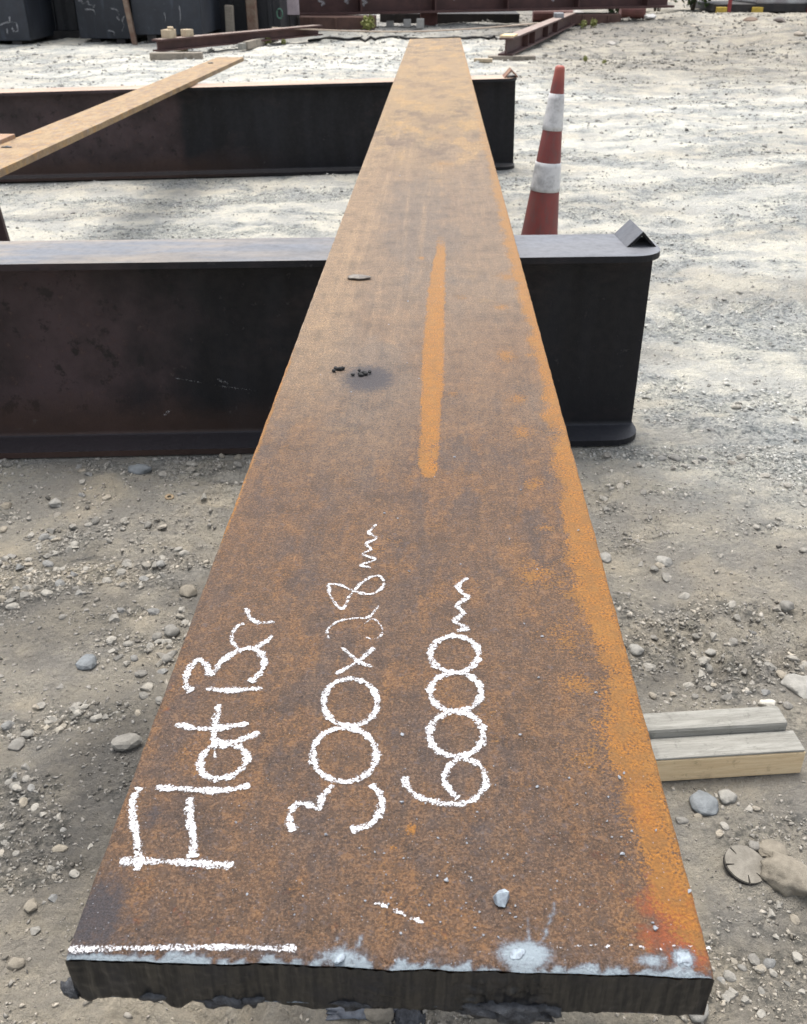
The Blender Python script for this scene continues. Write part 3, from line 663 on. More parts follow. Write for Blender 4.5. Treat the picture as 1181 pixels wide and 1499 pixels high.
for i in range(nseg + 1):
    y = ystart + (yend - ystart) * i / nseg; cx = Bq[0] + (y - Bq[1]) * dirv[0] / dirv[1]
    for k, s in enumerate((0, -wd_)):
        j = .0022 * float(fbm(np.array([y * 9.0]), np.array([k * 4.0]), 3, 120)[0]); pts.append((cx + s + j, y, zn(y)))
    for k, s in enumerate((0, -wd_)): pts.append((cx + s, y, zn(y) - .017))
Fq = []
for i in range(nseg):
    a = i * 4; b = a + 4; Fq += [(a, b, b + 1, a + 1), (a + 2, a + 3, b + 3, b + 2), (a, a + 2, b + 2, b), (a + 1, b + 1, b + 3, a + 3)]
Fq += [(0, 1, 3, 2), (nseg * 4, nseg * 4 + 2, nseg * 4 + 3, nseg * 4 + 1)]
MB().add(pts, Fq).build('plate', M['tanbar'], nb)
e3 = on_z(22, 196, .374)
sb = tag(empty('flat_bar', (0, 0, .352)), 'blunt end of a rusty flat bar poking in behind the narrow tan bar', 'flat bar')
MB().box((e3[0] - .13, .9, .0005), (e3[0], e3[1], .022), bev=.0015).build('plate', mat_rust_small('brown_rust', (.34, .225, .15), (.26, .16, .11)), sb)
M['brownsteel'] = simple('brown_primer', (.060, .036, .033), (.038, .022, .02), 14, .6, 0, .3, .002)
q0 = on_y(12, 352, 1.95); q1 = on_y(0, 312, 1.95); lean = math.atan2(q1[0] - q0[0], q1[2] - q0[2])
lp = tag(empty('steel_plate', (q0[0] - math.tan(lean) * (q0[2]), 1.95, gz(q0[0], 1.95) - .004)), 'dark brown steel plate propped upright behind the black beam', 'plate')
Mx = Matrix.Shear('XY', 4, (0, 0)); Mx = Matrix(((1, 0, math.tan(lean), 0), (0, 1, 0, 0), (0, 0, 1, 0), (0, 0, 0, 1)))
MB().box((-.22, 0, 0), (0, .012, .40), M=Mx, bev=.002).build('plate', M['brownsteel'], lp)

# ------------------------------------------------------------------ traffic cone
def mat_cone():
    n = NT('cone_red'); f = n.noise(14, 6, .65); g = n.noise(90, 5, .65, stretch=(1, 1, .3))
    c = n.mix(n.ramp(f, .3, .7), (.215, .046, .040), (.160, .038, .036)); c = n.mix(n.ramp(g, .45, .72, 0, .8), c, (.115, .062, .056)); c = n.mix(n.ramp(n.sep(n.coord())[2], .50, .535, 0, .8), c, (.32, .085, .06)); n.col(c); n.bump(g, .3, .001); return n.set(.55, 0, .4)
def mat_sleeve():
    n = NT('cone_sleeve'); f = n.noise(26, 7, .7); g = n.noise(120, 4, .6); c = n.mix(n.ramp(f, .42, .66), (.54, .535, .535), (.33, .325, .33)); c = n.mix(n.ramp(g, .58, .7, 0, .6), c, (.30, .28, .27)); n.col(c); return n.set(.45, 0, .5)
M['cone'] = mat_cone(); M['sleeve'] = mat_sleeve(); M['rubber'] = simple('black_rubber', (.018, .018, .019), (.035, .033, .03), 30, .7)
CY = 2.72
ct = on_y(820, 96, CY); cb = on_y(789.5, 343, CY); tilt = math.atan2(ct[0] - cb[0], ct[2] - cb[2])
base_z = gz(cb[0] - .02, CY) ; cx0 = cb[0] - math.tan(tilt) * (cb[2] - base_z)
H = (ct[2] - base_z) / math.cos(tilt)
cone = tag(empty('traffic_cone', (cx0, CY, base_z), (0, tilt, 0)), 'slim red traffic cone with two scuffed white bands standing behind the black beam', 'cone')
def rz(px, py, half):           # height along the cone and radius there
    p = on_y(px, py, CY); p2 = on_y(px + half, py, CY); return (p[2] - base_z) / math.cos(tilt), p2[0] - p[0]
prof = [rz(819, 104, 7.5), rz(815.9, 137, 10.5), rz(807.7, 190, 14.3), rz(801.7, 237, 18), rz(795.6, 278, 21), rz(787.7, 343, 26.5)]
zs = [q[0] for q in prof]; rs = [q[1] for q in prof]
def rad_at(z): return float(np.interp(z, zs[::-1], rs[::-1])) if z > zs[-1] else rs[-1] + (zs[-1] - z) * .16
body = [(.0005, H), (rad_at(H) * .62, H), (rad_at(H) * .93, H - .004), (rad_at(H - .012), H - .012)] + [(rad_at(z), z) for z in np.linspace(H - .02, .028, 24)] + [(rad_at(.028) + .02, .012)]
cbody = MB().lathe(body, 36).build('body', M['cone'], cone, True)
for ya, yb in ((137, 190), (237, 278)):
    za = rz(815 - (ya - 95) * .12, ya, 5)[0]; zb = rz(815 - (yb - 95) * .12, yb, 5)[0]; zz = np.linspace(za, zb, 8)
    pr = [(rad_at(za) + .0002, za + .0005)] + [(rad_at(q) + .0016, q) for q in zz] + [(rad_at(zb) + .0002, zb - .0005)]
    MB().lathe(pr, 36).build('reflective_sleeve', M['sleeve'], cbody, True)
MB().box((-.135, -.135, 0), (.135, .135, .016), bev=.006).build('base', M['rubber'], cone)

# ------------------------------------------------------------------ small things near the bar
def mat_wood(name, c1, c2, ax=(1, 12, 12), rough=.8):
    n = NT(name); g = n.noise(14, 6, .65, stretch=ax, dist=1.2); f = n.noise(90, 4, .6, stretch=ax)
    c = n.mix(n.ramp(g, .35, .68), c1, c2); c = n.mix(n.ramp(f, .5, .7, 0, .4), c, tuple(q * .6 for q in c1)); d_ = n.noise(11, 7, .72); c = n.mix(n.ramp(d_, .52, .66, 0, .6), c, tuple(q * .42 for q in c2)); c = n.mix(n.ramp(n.noise(70, 6, .75), .56, .68, 0, .5), c, tuple(q * .5 for q in c2)); n.col(c); n.bump(n.math('ADD', f, d_), .5, .002); return n.set(rough, 0, .25)
M['fresh'] = mat_wood('sawn_pine', (.70, .55, .35), (.60, .45, .27)); M['greywood'] = mat_wood('weathered_wood', (.275, .27, .245), (.19, .185, .165)); M['greywood2'] = mat_wood('old_timber', (.30, .265, .22), (.20, .175, .145))
M['block'] = mat_wood('pale_block', (.48, .40, .29), (.40, .32, .22))
tm = empty('timber_offcut', (0, 0, 0)); tag(tm, 'stepped timber offcut with grey weathered top and fresh cream sawn face, beside the bar', 'timber')
pa = ground_at(966, 1146); pb = ground_at(1171, 1133); dv = pb - pa; tl = math.hypot(dv[0], dv[1]); ta = math.atan2(dv[1], dv[0])
tm.location = (pb[0], pb[1], -.001); tm.rotation_euler = (0, 0, ta)
LT = .44
MB().box((-LT, 0, 0), (0, .030, .031), bev=.0012).build('sawn_face', M['fresh'], tm)
capm = MB(); capm.box((-LT, .0005, .0312), (-.001, .032, .0345), bev=.0015); capm.build('weathered_ledge', M['greywood'], tm)
MB().box((-LT, .0322, 0), (-.008, .062, .046), bev=.004).build('upper_step', M['greywood'], tm)

dp = ground_at(1089, 1272); dr = .0205
poly = []; slots = [rad(a) for a in (172, 250, 296, 110)]
N = 360
for i in range(N):
    a = 2 * math.pi * i / N; r_ = dr
    for s in slots:
        d_ = abs((a - s + math.pi) % (2 * math.pi) - math.pi)
        if d_ < .05: r_ = dr * .60
    poly.append((r_ * math.cos(a), r_ * math.sin(a)))
disc = tag(empty('slotted_disc', (dp[0], dp[1], dp[2] + .006), (rad(10), rad(5), .3)), 'dusty round grinding disc with dark slots round its rim, lying against a stone', 'disc')
bm = bmesh.new(); top = [bm.verts.new((a, b, .0022)) for a, b in poly]; bot = [bm.verts.new((a, b, 0)) for a, b in poly]
cen = bm.verts.new((0, 0, .0022)); cb2 = bm.verts.new((0, 0, 0))
for i in range(N):
    j = (i + 1) % N; bm.faces.new((top[i], top[j], cen)); bm.faces.new((bot[j], bot[i], cb2)); bm.faces.new((bot[i], bot[j], top[j], top[i]))
me = bpy.data.meshes.new('disc_plate'); bm.to_mesh(me); bm.free()
M['dusty'] = simple('dusty_disc', (.215, .198, .168), (.15, .137, .115), 90, .9); M['black'] = simple('black_backing', (.014, .013, .012), (.03, .027, .024), 60, .8)
obj('disc_plate', me, M['dusty'], disc)
MB().lathe([(.0003, -.0035), (dr * 1.02, -.0035), (dr * 1.02, -.0004), (.0003, -.0004)], 40).build('backing_pad', M['black'], disc)
wp = ground_at(248, 729)
n_ = 24; wv = []
for r_, zz in ((.0075, 0), (.0075, .002), (.0035, .002), (.0035, 0)): wv += [(r_ * math.cos(2 * math.pi * k / n_), r_ * math.sin(2 * math.pi * k / n_), zz) for k in range(n_)]
wf = [(i * n_ + k, i * n_ + (k + 1) % n_, ((i + 1) % 4) * n_ + (k + 1) % n_, ((i + 1) % 4) * n_ + k) for i in range(4) for k in range(n_)]
w_ = MB().add(wv, wf).build('washer', simple('washer_tan', (.27, .2, .12), None, 90), None, loc=(wp[0], wp[1], wp[2] + .001), rot=(.15, .1, 0)); tag(w_, 'tan ring washer lying alone in the grey dirt below the black beam', 'washer')

# spilled slag on the ground under the cut end
for px, py, sx, sy, lab in ((540, 1478, .050, .014, 'thin splash of hardened blue-grey slag on the dirt under the cut end'), (600, 1485, .013, .020, 'dark curl of hardened slag beside the blue-grey splash under the cut end')):
    gp = ground_at(px, py)
    tag(obj('slag_splash', rock_mesh('slag_splash', sx, sy, .0035, 300 + px, 4, .55, 3.0), simple('slag_skin%d' % px, (.13, .145, .17), (.07, .075, .09), 160, .5) if px < 560 else M['slag'], None, (gp[0], gp[1], gp[2] + .0005)), lab, 'slag')

# grit on the bar
GRIT = [(910, 1252, 9), (959, 1361, 9), (955, 1352, 6), (907, 1139, 8), (913, 1133, 6), (588, 1076, 8), (588, 1175, 8), (653, 1290, 9), (754, 1327, 5), (754, 1343, 5), (478, 1222, 8), (762, 1077, 7), (793, 933, 6), (788, 993, 5), (872, 1015, 6), (846, 777, 5), (745, 790, 5), (786, 834, 4), (767, 914, 4), (762, 718, 4), (665, 670, 5), (599, 837, 5), (562, 752, 6), (582, 760, 4), (674, 827, 4),
        (833, 1140, 5), (786, 1153, 7), (862, 1124, 4), (844, 1178, 5), (890, 1167, 4), (888, 1203, 5), (924, 1218, 5), (909, 1226, 4), (1009, 1306, 7), (567, 1325, 7), (586, 1368, 6), (729, 1373, 5), (628, 1326, 5), (578, 1407, 5), (362, 1310, 5), (430, 1340, 5), (443, 1313, 4), (698, 1190, 5), (640, 1283, 5), (770, 1250, 4), (720, 1262, 4), (675, 1330, 4), (815, 1290, 4), (645, 421, 3), (597, 442, 3), (569, 476, 3), (596, 532, 3), (469, 549, 3), (514, 575, 4), (613, 555, 3), (636, 699, 3), (752, 1283, 4), (848, 1325, 4), (398, 1240, 3), (350, 1180, 3), (690, 1290, 4), (610, 1200, 3), (585, 258, 3)]
_rg = np.random.default_rng(77)
for _ in range(46): GRIT.append((float(np.clip(_rg.normal(690, 130), 300, 960)), float(np.clip(_rg.normal(1260, 85), 1000, 1375)), float(_rg.uniform(2.6, 5.0))))
chips = [hull_mesh('grit', 1.0, 400 + i, 10) for i in range(6)]
for m_ in chips: m_.materials.append(M['chip'])
for i, (px, py, s) in enumerate(GRIT):
    p = on_z(px, py, BARZ); dist = np.linalg.norm(p - CAM); r_ = s * dist / FPX * .5
    o = obj('grit', chips[i % 6], None, None, (p[0], p[1], BARZ + r_ * .42 + .0003 + float(bar_z(p[0], p[1] - Y0))), (random.uniform(-.3, .3), random.uniform(-.3, .3), random.uniform(0, 6)))
    o.scale = (r_,) * 3; tag(o, 'tiny grey grain of cutting grit lying loose on the chalked bar', 'grit', 'cutting grit on the chalked bar')
def on_bar(name, me, mat, px, py, lift, lab, cat, rot=(0, 0, 0)):
    p = on_z(px, py, BARZ); return tag(obj(name, me, mat, None, (p[0], p[1], BARZ + lift), rot), lab, cat)
on_bar('metal_flake', hull_mesh('metal_flake', .0058, 431, 12), M['slag_grey'], 732, 1321, .003, 'largest blue-grey flake on the bar, near its cut end', 'flake', (.3, .1, .6))
on_bar('flat_stone', rock_mesh('flat_stone', .0175, .013, .0035, 433, 3, .25, 1.5), simple('flint', (.20, .175, .15), (.10, .085, .075), 120, .6), 526, 408, .002, 'flat grey-brown stone lying on the bar above the black beam', 'stone')
def cinder(px, py, n, sp, lab):
    m_ = MB(); r = np.random.default_rng(px)
    pts = [(0, 0, 0)]
    bm = bmesh.new()
    for k in range(n):
        q = Matrix.Translation((r.normal() * sp, r.normal() * sp * .6, .0012 + abs(r.normal()) * .001)) @ Matrix.Diagonal((r.uniform(.002, .004), r.uniform(.0015, .003), r.uniform(.0015, .0025), 1))
        bmesh.ops.create_icosphere(bm, subdivisions=1, radius=1, matrix=q)
    me = bpy.data.meshes.new('cinder'); bm.to_mesh(me); bm.free()
    on_bar('cinder', me, M['cinder'], px, py, .0004, lab, 'cinder')
cinder(499, 542, 7, .0042, 'crumbled black cinder beside the sooty stain on the bar')
cinder(529, 549, 8, .0050, 'crumbled black cinder sitting in the sooty stain on the bar')
p = on_nb(10, 216)
tag(obj('metal_scrap', rock_mesh('metal_scrap', .013, .010, .003, 440, 3, .5, 2.5), M['slag'], None, (p[0], p[1], p[2] + .001)), 'dark scrap of metal lying on the narrow tan bar', 'scrap')
p = on_nb(308, 93)
tag(obj('metal_scrap', rock_mesh('metal_scrap', .014, .012, .004, 441, 3, .5, 2.5), M['slag'], None, (p[0], p[1], p[2] + .001)), 'small dark crumb near the far end of the narrow tan bar', 'scrap')

# ------------------------------------------------------------------ stones and gravel
def stone_at(px, py, wpx, hpx, seed, lab, mat=None, sub=3, rough=.2, name='stone', squash=.55, rot=None):
    p = ground_at(px, py); dist = np.linalg.norm(p - CAM); k = dist / FPX
    a = wpx * k * .5; el = math.atan2(CAM[2], math.hypot(p[0], p[1])); c_ = a * squash
    b = max(hpx * k * .5 / max(math.sin(el), .2) * .8, a * .4)
    o = obj(name, rock_mesh(name, a, b, c_, seed, sub, rough), mat or M['stone'], None, (p[0], p[1], p[2] + c_ * .38), (0, 0, rot if rot is not None else 0))
    return tag(o, lab, 'stone')
def smat(name, c): return simple(name, c, tuple(q * .72 for q in c), 110, .92, 0, .4, .002, spec=.2)
S1, S2, S3, S4 = smat('tan_stone', (.235, .21, .17)), smat('blue_stone', (.20, .215, .225)), smat('pale_stone', (.30, .29, .265)), smat('grey_stone', (.22, .21, .19))
stone_at(1160, 1290, 84, 54, 501, 'smooth tan rock, the biggest beside the slotted disc', S1, 4, .2, rot=-.4)
stone_at(1131, 1247, 40, 34, 502, 'dusty brown stone half buried behind the biggest tan rock', S1, 4, .12, squash=.3)
stone_at(1103, 1240, 17, 15, 503, 'small grey pebble above the slotted disc', S4)
stone_at(1030, 1178, 38, 38, 504, 'round blue-grey cobble in front of the stepped timber', S2, 4, .08, squash=.5)
stone_at(1063, 1168, 26, 20, 505, 'pale angular stone right of the round blue-grey cobble', S3)
stone_at(1022, 1197, 14, 11, 506, 'little tan stone touching the round blue-grey cobble', S1)
stone_at(998, 1203, 18, 14, 507, 'grey stone lump by the bar edge below the stepped timber', S4)
stone_at(972, 824, 26, 17, 508, 'rounded pale stone with a small white pebble at its foot', S3, 4, .1)
stone_at(976, 846, 15, 18, 509, 'small buried stone just below the rounded pale stone', S4, squash=.3)
stone_at(886, 817, 16, 18, 510, 'pale pebble touching the orange edge of the bar', S3)
stone_at(930, 953, 22, 18, 511, 'white-grey pebble in a cluster by the orange edge of the bar', S3)
stone_at(1040, 957, 17, 11, 512, 'oval pale pebble lying beside a smaller one on grey dirt', S3)
stone_at(1123, 1033, 25, 15, 513, 'bright white angular stone behind the stepped timber', smat('white_stone', (.58, .55, .48)))
stone_at(1152, 1034, 14, 11, 514, 'grey pebble right of the bright white stone', S4)
stone_at(1150, 888, 22, 14, 515, 'pointed grey stone at the edge of a heap of crushed rock', S4)
stone_at(128, 972, 32, 24, 516, 'blue-grey angular stone standing out of the grey dirt', S2, 2, .1)
stone_at(185, 1089, 46, 24, 517, 'blocky grey stone slab lying close to the bar', smat('slab_grey', (.21, .20, .18)), 2, .10, squash=.42, rot=.35)
stone_at(26, 1092, 22, 20, 518, 'round dark pebble sunk in the dark patch of dirt', S4)
stone_at(252, 925, 24, 17, 519, 'grey stone among pebbles heaped against the bar edge', S4)
stone_at(276, 868, 28, 18, 520, 'tan flat stone heaped against the bar edge', S1)
stone_at(245, 965, 18, 12, 521, 'dark stone at the bar edge below the heaped pebbles', S4)
stone_at(205, 690, 36, 12, 522, 'flat dark grey stone just in front of the black beam', S2, squash=.4)
stone_at(82, 738, 20, 13, 523, 'angular pale grey rock among crushed rock by the black beam', S3, 2)
stone_at(10, 742, 16, 10, 524, 'yellowish stone among crushed rock by the black beam', S1, 2)
stone_at(24, 1412, 24, 18, 525, 'tan stone lying in bright dirt by the cut corner of the bar', S1)
stone_at(46, 1327, 18, 20, 526, 'yellow-tan chip of stone above two crumbs', S1, 2)
stone_at(88, 1243, 22, 12, 527, 'flat tan stone flake on the dark patch of dirt', S1, 2, squash=.3)
stone_at(1018, 1480, 34, 34, 528, 'pale blocky stone under the right corner of the cut end', S3, 3, .15)
stone_at(556, 1484, 40, 34, 529, 'tan stone under the cut end beside the slag splash', S1, 4, .12)
stone_at(1172, 1008, 50, 42, 530, 'broad pale stone with a flat top sunk in the ground', S3, 4, .1, squash=.3)
for i, (px, py, w) in enumerate(((940, 1082, 0),)): pass

def hidden(P):            # rough test: behind the bar or a beam as seen in the photograph
    px, py, zc = project(P); t = (py + 61) / 1472.0
    inbar = (px > 643 - 553 * t - 2) & (px < 643 + 400 * t + 2) & (py > 56)
    b1h = (P[:, 1] > 1.66) & (px < 962 - (py - 345) * .12) & (py > 348) & (py < 668)
    b2h = (P[:, 1] > 4.3) & (px < 760) & (py > 113) & (py < 264 - px * .025)
    off = (px < -8) | (px > IW + 8) | (py < 0) | (py > IH + 8) | (zc < .05)
    return inbar | b1h | b2h | off, px, py, zc
def keepout(x, y):
    m = np.zeros(len(x), bool)
    for cx, cy, hx, hy, a, z_, sl in BEDS:
        u = (x - cx) * math.cos(a) + (y - cy) * math.sin(a); v = -(x - cx) * math.sin(a) + (y - cy) * math.cos(a); m |= (np.abs(u) < hx) & (np.abs(v) < hy + .008)
    return m
pos = []; siz = []
def scatter(n, x0, x1, y0, y1, s0, s1, fx, fy, seed, bias, pw=2.2, wedge=True):
    r = np.random.default_rng(seed); k = 0
    x = r.uniform(x0, x1, n * 6); y = y0 + (y1 - y0) * r.uniform(0, 1, n * 6)
    if wedge: ok = np.abs(x - .02) < .16 + y * .52; x, y = x[ok], y[ok]
    d = fbm(x * fx, y * fy, 4, seed % 40, .6) * .6 + bias + .45 * (grit_mask(x, y) - .5); ok = r.uniform(0, 1, len(x)) < sst(-.15, .45, d) + .08; ok &= ~keepout(x, y)
    x, y = x[ok][:n], y[ok][:n]; s = s0 + (s1 - s0) * r.uniform(0, 1, len(x)) ** (pw * 2)
    pos.append(np.c_[x, y]); siz.append(s)
scatter(45000, -.9, .9, .3, 1.62, .0011, .0046, 7, 7, 601, .1)
scatter(8000, -.9, .9, .4, 1.62, .0022, .0070, 4, 4, 602, .0, 1.6)
scatter(1500, -1.1, -.2, .8, 1.62, .003, .0105, 4, 4, 606, .1, 1.5)
scatter(900, .3, 1.1, .9, 1.9, .003, .011, 5, 5, 607, .1, 1.6)
scatter(24000, -2.4, 2.6, 1.7, 4.6, .0025, .010, 1.6, 4.5, 603, .12)
scatter(12000, -5, 5, 4.3, 10, .006, .022, .8, 2.4, 604, .1)
scatter(7000, -6, 8, 9, 18, .010, .040, .6, 1.2, 605, .1, 2.0)
scatter(900, 1.2, 8, 8.5, 18, .012, .045, .6, 1.0, 608, .0, 2.0)
pos = np.concatenate(pos); siz = np.concatenate(siz); zg = ground_h(pos[:, 0], pos[:, 1])
P3 = np.c_[pos, zg + siz * .06]
hid, px, py, zc = hidden(P3); app = siz / zc; app[hid] = 0; app[zc > 9] *= .6
top = np.argsort(-app)[:262]; istop = np.zeros(len(siz), bool); istop[top] = True
variants = [hull_mesh('stone', 1.0, 700 + i, 13) for i in range(7)] + [rock_mesh('stone', 1, .8, .62, 720 + i, 2, .15) for i in range(5)]
for m_ in variants: m_.materials.append(M['stone'])
for j in top:
    o = bpy.data.objects.new('stone', variants[int(j) % len(variants)]); COL.objects.link(o); s = float(siz[j])
    o.location = P3[j]; o.scale = (s, s, s * .9); o.rotation_euler = (random.uniform(-.3, .3), random.uniform(-.3, .3), random.uniform(0, 6.28))
    tag(o, 'small loose stone scattered on the dusty yard ground', 'stone', 'loose stones on the yard')
# everything smaller: one carpet of gravel
vs_ = [hull_mesh('g', 1.0, 800 + i, 9) for i in range(10)]
VV = []; FF_ = []; CC = []; off = 0; rest = np.where(~istop)[0]; which = RNG.integers(0, len(vs_), len(rest))
gc = ground_col(pos[:, 0], pos[:, 1])
for vi, me in enumerate(vs_):
    co = np.array([v.co[:] for v in me.vertices]); tri = np.array([list(p.vertices) for p in me.polygons]); idx = rest[which == vi]; n = len(idx)
    a = RNG.uniform(0, 6.28, n); ca, sa = np.cos(a), np.sin(a); s = siz[idx]
    q = np.empty((n, len(co), 3)); q[:, :, 0] = (ca[:, None] * co[:, 0] - sa[:, None] * co[:, 1]) * s[:, None] + P3[idx, 0, None]
    q[:, :, 1] = (sa[:, None] * co[:, 0] + ca[:, None] * co[:, 1]) * s[:, None] + P3[idx, 1, None]; q[:, :, 2] = co[:, 2] * s[:, None] + P3[idx, 2, None]
    VV.append(q.reshape(-1, 3)); FF_.append((tri[None] + (np.arange(n) * len(co))[:, None, None]).reshape(-1, 3) + off); off += n * len(co)
    tint = RNG.uniform(0, 1, n)[:, None]; b = gc[idx] * (.42 + .46 * RNG.uniform(0, 1, n)[:, None]); b = b * (1 - .5 * tint) + np.array([.26, .255, .24]) * .5 * tint
    b = np.where(RNG.uniform(0, 1, n)[:, None] < .08, b * .5, b); CC.append(np.repeat(b, len(co), 0))
    bpy.data.meshes.remove(me)
gme2 = mesh_np('gravel', np.concatenate(VV), np.concatenate(FF_)); attr(gme2, 'base', np.concatenate(CC))
tag(obj('gravel', gme2, M['gravel']), 'fine crushed gravel and grit covering the yard', 'gravel', kind='stuff')

# ------------------------------------------------------------------ far end of the yard
M['maroon'] = simple('maroon_primer', (.085, .040, .036), (.055, .026, .024), 8, .65, 0, .2, .003)
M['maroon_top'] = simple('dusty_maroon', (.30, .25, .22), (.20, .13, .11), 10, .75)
def far_beam(name, A, B, h, w, z0, lab, stiff=(), tilt=0.0):
    A = np.array(A); B = np.array(B); d = B - A; Lg = math.hypot(d[0], d[1]); a = math.atan2(d[1], d[0])
    o = tag(empty(name, (A[0], A[1], z0), (0, -tilt, a)), lab, 'beam')
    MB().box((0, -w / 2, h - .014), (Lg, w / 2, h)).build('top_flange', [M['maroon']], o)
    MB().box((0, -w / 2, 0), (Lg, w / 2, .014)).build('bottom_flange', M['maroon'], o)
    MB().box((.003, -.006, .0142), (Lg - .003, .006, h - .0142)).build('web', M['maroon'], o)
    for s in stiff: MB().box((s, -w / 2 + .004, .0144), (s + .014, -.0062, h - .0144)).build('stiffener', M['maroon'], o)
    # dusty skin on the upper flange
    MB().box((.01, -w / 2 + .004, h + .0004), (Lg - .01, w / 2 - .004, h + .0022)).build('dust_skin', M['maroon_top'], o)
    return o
A = on_z(232, 86, .0); Bf = on_z(466, 60, .0); zt = on_y(232, 58, A[1])[2]
g0 = gz(A[0], A[1]); fb1 = far_beam('steel_girder', A[:2], Bf[:2], zt - g0 - .05, .12, g0 + .05, 'low maroon I-beam with two cream wood blocks on top, before the dark bins')
def plank(name, c, size, ang, mat, lab, cat='timber', z=None, bev=.004, rx=0):
    zz = gz(c[0], c[1]) if z is None else z
    o = MB().box((-size[0] / 2, -size[1] / 2, 0), (size[0] / 2, size[1] / 2, size[2]), bev=bev).build(name, mat, None, loc=(c[0], c[1], zz), rot=(rx, 0, ang)); return tag(o, lab, cat)
p = on_z(258, 89, .0); plank('timber_packer', (p[0], p[1] + .03), (.46, .10, .062), .1, M['greywood2'], 'brown timber packer under the near end of the beam with wood blocks', z=g0 - .006)
zt1 = fb1.location.z + (zt - g0 - .05) + .0025
d1 = (Bf - A)[:2]; d1 /= np.linalg.norm(d1); a1 = math.atan2(d1[1], d1[0])
for t, sz, rz_, lab in ((.17, (.13, .09, .07), .3, 'larger cream wood block on the low maroon beam'), (.42, (.09, .08, .06), -.2, 'smaller cream wood block on the low maroon beam')):
    q = A[:2] + d1 * t; o = plank('wood_block', q, sz, a1 + rz_, M['block'], lab, 'block', z=zt1)
q = A[:2] + d1 * .2; plank('wood_chip', q, (.10, .05, .02), a1 + .8, M['block'], 'thin cream wood chip lying on top of the larger block', 'block', z=zt1 + .071)
# timbers beside that beam
p0 = ground_at(352, 77); p1 = ground_at(402, 62); c_ = (p0 + p1) / 2; a_ = math.atan2((p1 - p0)[1], (p1 - p0)[0]); ln = np.linalg.norm((p1 - p0)[:2])
plank('old_timber', c_, (ln, .05, .055), a_, M['greywood'], 'weathered grey timber lying in weeds beside the low maroon beam')
plank('old_timber', (c_[0] + .02, c_[1] + .09), (ln * .97, .05, .07), a_ + .02, M['greywood2'], 'darker grey timber lying against the weathered one in the weeds')
p = ground_at(262, 81); plank('wood_lath', p, (.42, .035, .02), .12, M['greywood'], 'thin pale lath on the gravel at the foot of the low maroon beam', z=gz(p[0], p[1]) + .012)
plank('wood_lath', (p[0] - .06, p[1] + .07), (.30, .03, .018), -.35, M['block'], 'broken stick leaning at the foot of the low maroon beam', z=gz(p[0], p[1]) + .03, rx=.1)
# right-hand beam with stiffeners
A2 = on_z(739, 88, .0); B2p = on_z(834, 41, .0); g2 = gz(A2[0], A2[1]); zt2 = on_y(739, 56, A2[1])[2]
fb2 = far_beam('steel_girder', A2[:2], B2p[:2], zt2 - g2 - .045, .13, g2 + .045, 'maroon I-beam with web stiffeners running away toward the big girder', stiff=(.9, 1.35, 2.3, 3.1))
plank('timber_packer', (A2[0] + .06, A2[1] + .02), (.42, .11, .052), .05, M['greywood2'], 'short grey timber packer under the end of the stiffened beam', z=g2 - .008)
d2 = (B2p - A2)[:2]; d2 /= np.linalg.norm(d2); a2 = math.atan2(d2[1], d2[0]); ztop2 = fb2.location.z + (zt2 - g2 - .045) + .0025
plank('wood_pad', A2[:2] + d2 * .15, (.24, .125, .018), a2, M['fresh'], 'yellow wood pad on the near end of the stiffened beam', z=ztop2)
p = ground_at(707, 91); plank('wood_offcut', p, (.16, .05, .03), -.12, M['block'], 'white painted wood offcut on the gravel beside the stiffened beam')
plank('concrete_block', A2[:2] + d2 * 3.6, (.22, .11, .05), a2 + .2, simple('grey_block', (.28, .29, .31), None, 30), 'small grey block on the far end of the stiffened beam', 'block', z=ztop2)
# sagging strip between the two
strip = []
for px, py, d in ((398, 41, 11.25), (430, 42.2, 11.4), (470, 44, 11.6), (520, 45.8, 11.85), (570, 46.6, 12.1), (620, 46, 12.3), (680, 43, 12.6), (740, 38.5, 12.9), (800, 33, 13.2), (822, 30.5, 13.3)): strip.append(on_y(px, py, d))
sp = catmull(strip, 6); m_ = MB(); Vs = []
for q in sp:
    for dy, dz in ((-.04, -.005), (.04, -.005), (.04, .005), (-.04, .005)): Vs.append((q[0] - dy * .15, q[1] + dy, q[2] + dz))
Fs = [(i * 4 + k, i * 4 + (k + 1) % 4, i * 4 + 4 + (k + 1) % 4, i * 4 + 4 + k) for i in range(len(sp) - 1) for k in range(4)] + [(3, 2, 1, 0), tuple(len(sp) * 4 - 4 + k for k in range(4))]
tag(m_.add(Vs, Fs).build('steel_strip', simple('dusty_strip', (.40, .33, .26), (.28, .21, .16), 9, .7)), 'long thin tan strip sagging between the two low maroon beams', 'strip')
cab = []
for i in range(40):
    t = i / 39; px = 452 + 292 * t; py = 60.2 - 3.2 * t + .35 * math.sin(i * 1.1); q = ground_at(px, py); cab.append((q[0], q[1], gz(q[0], q[1]) + .012))
tag(MB().tube(cab, .016, 6).build('cable', M['rubber'], None, True), 'black cable lying across the gravel beyond the end of the chalked bar', 'cable')

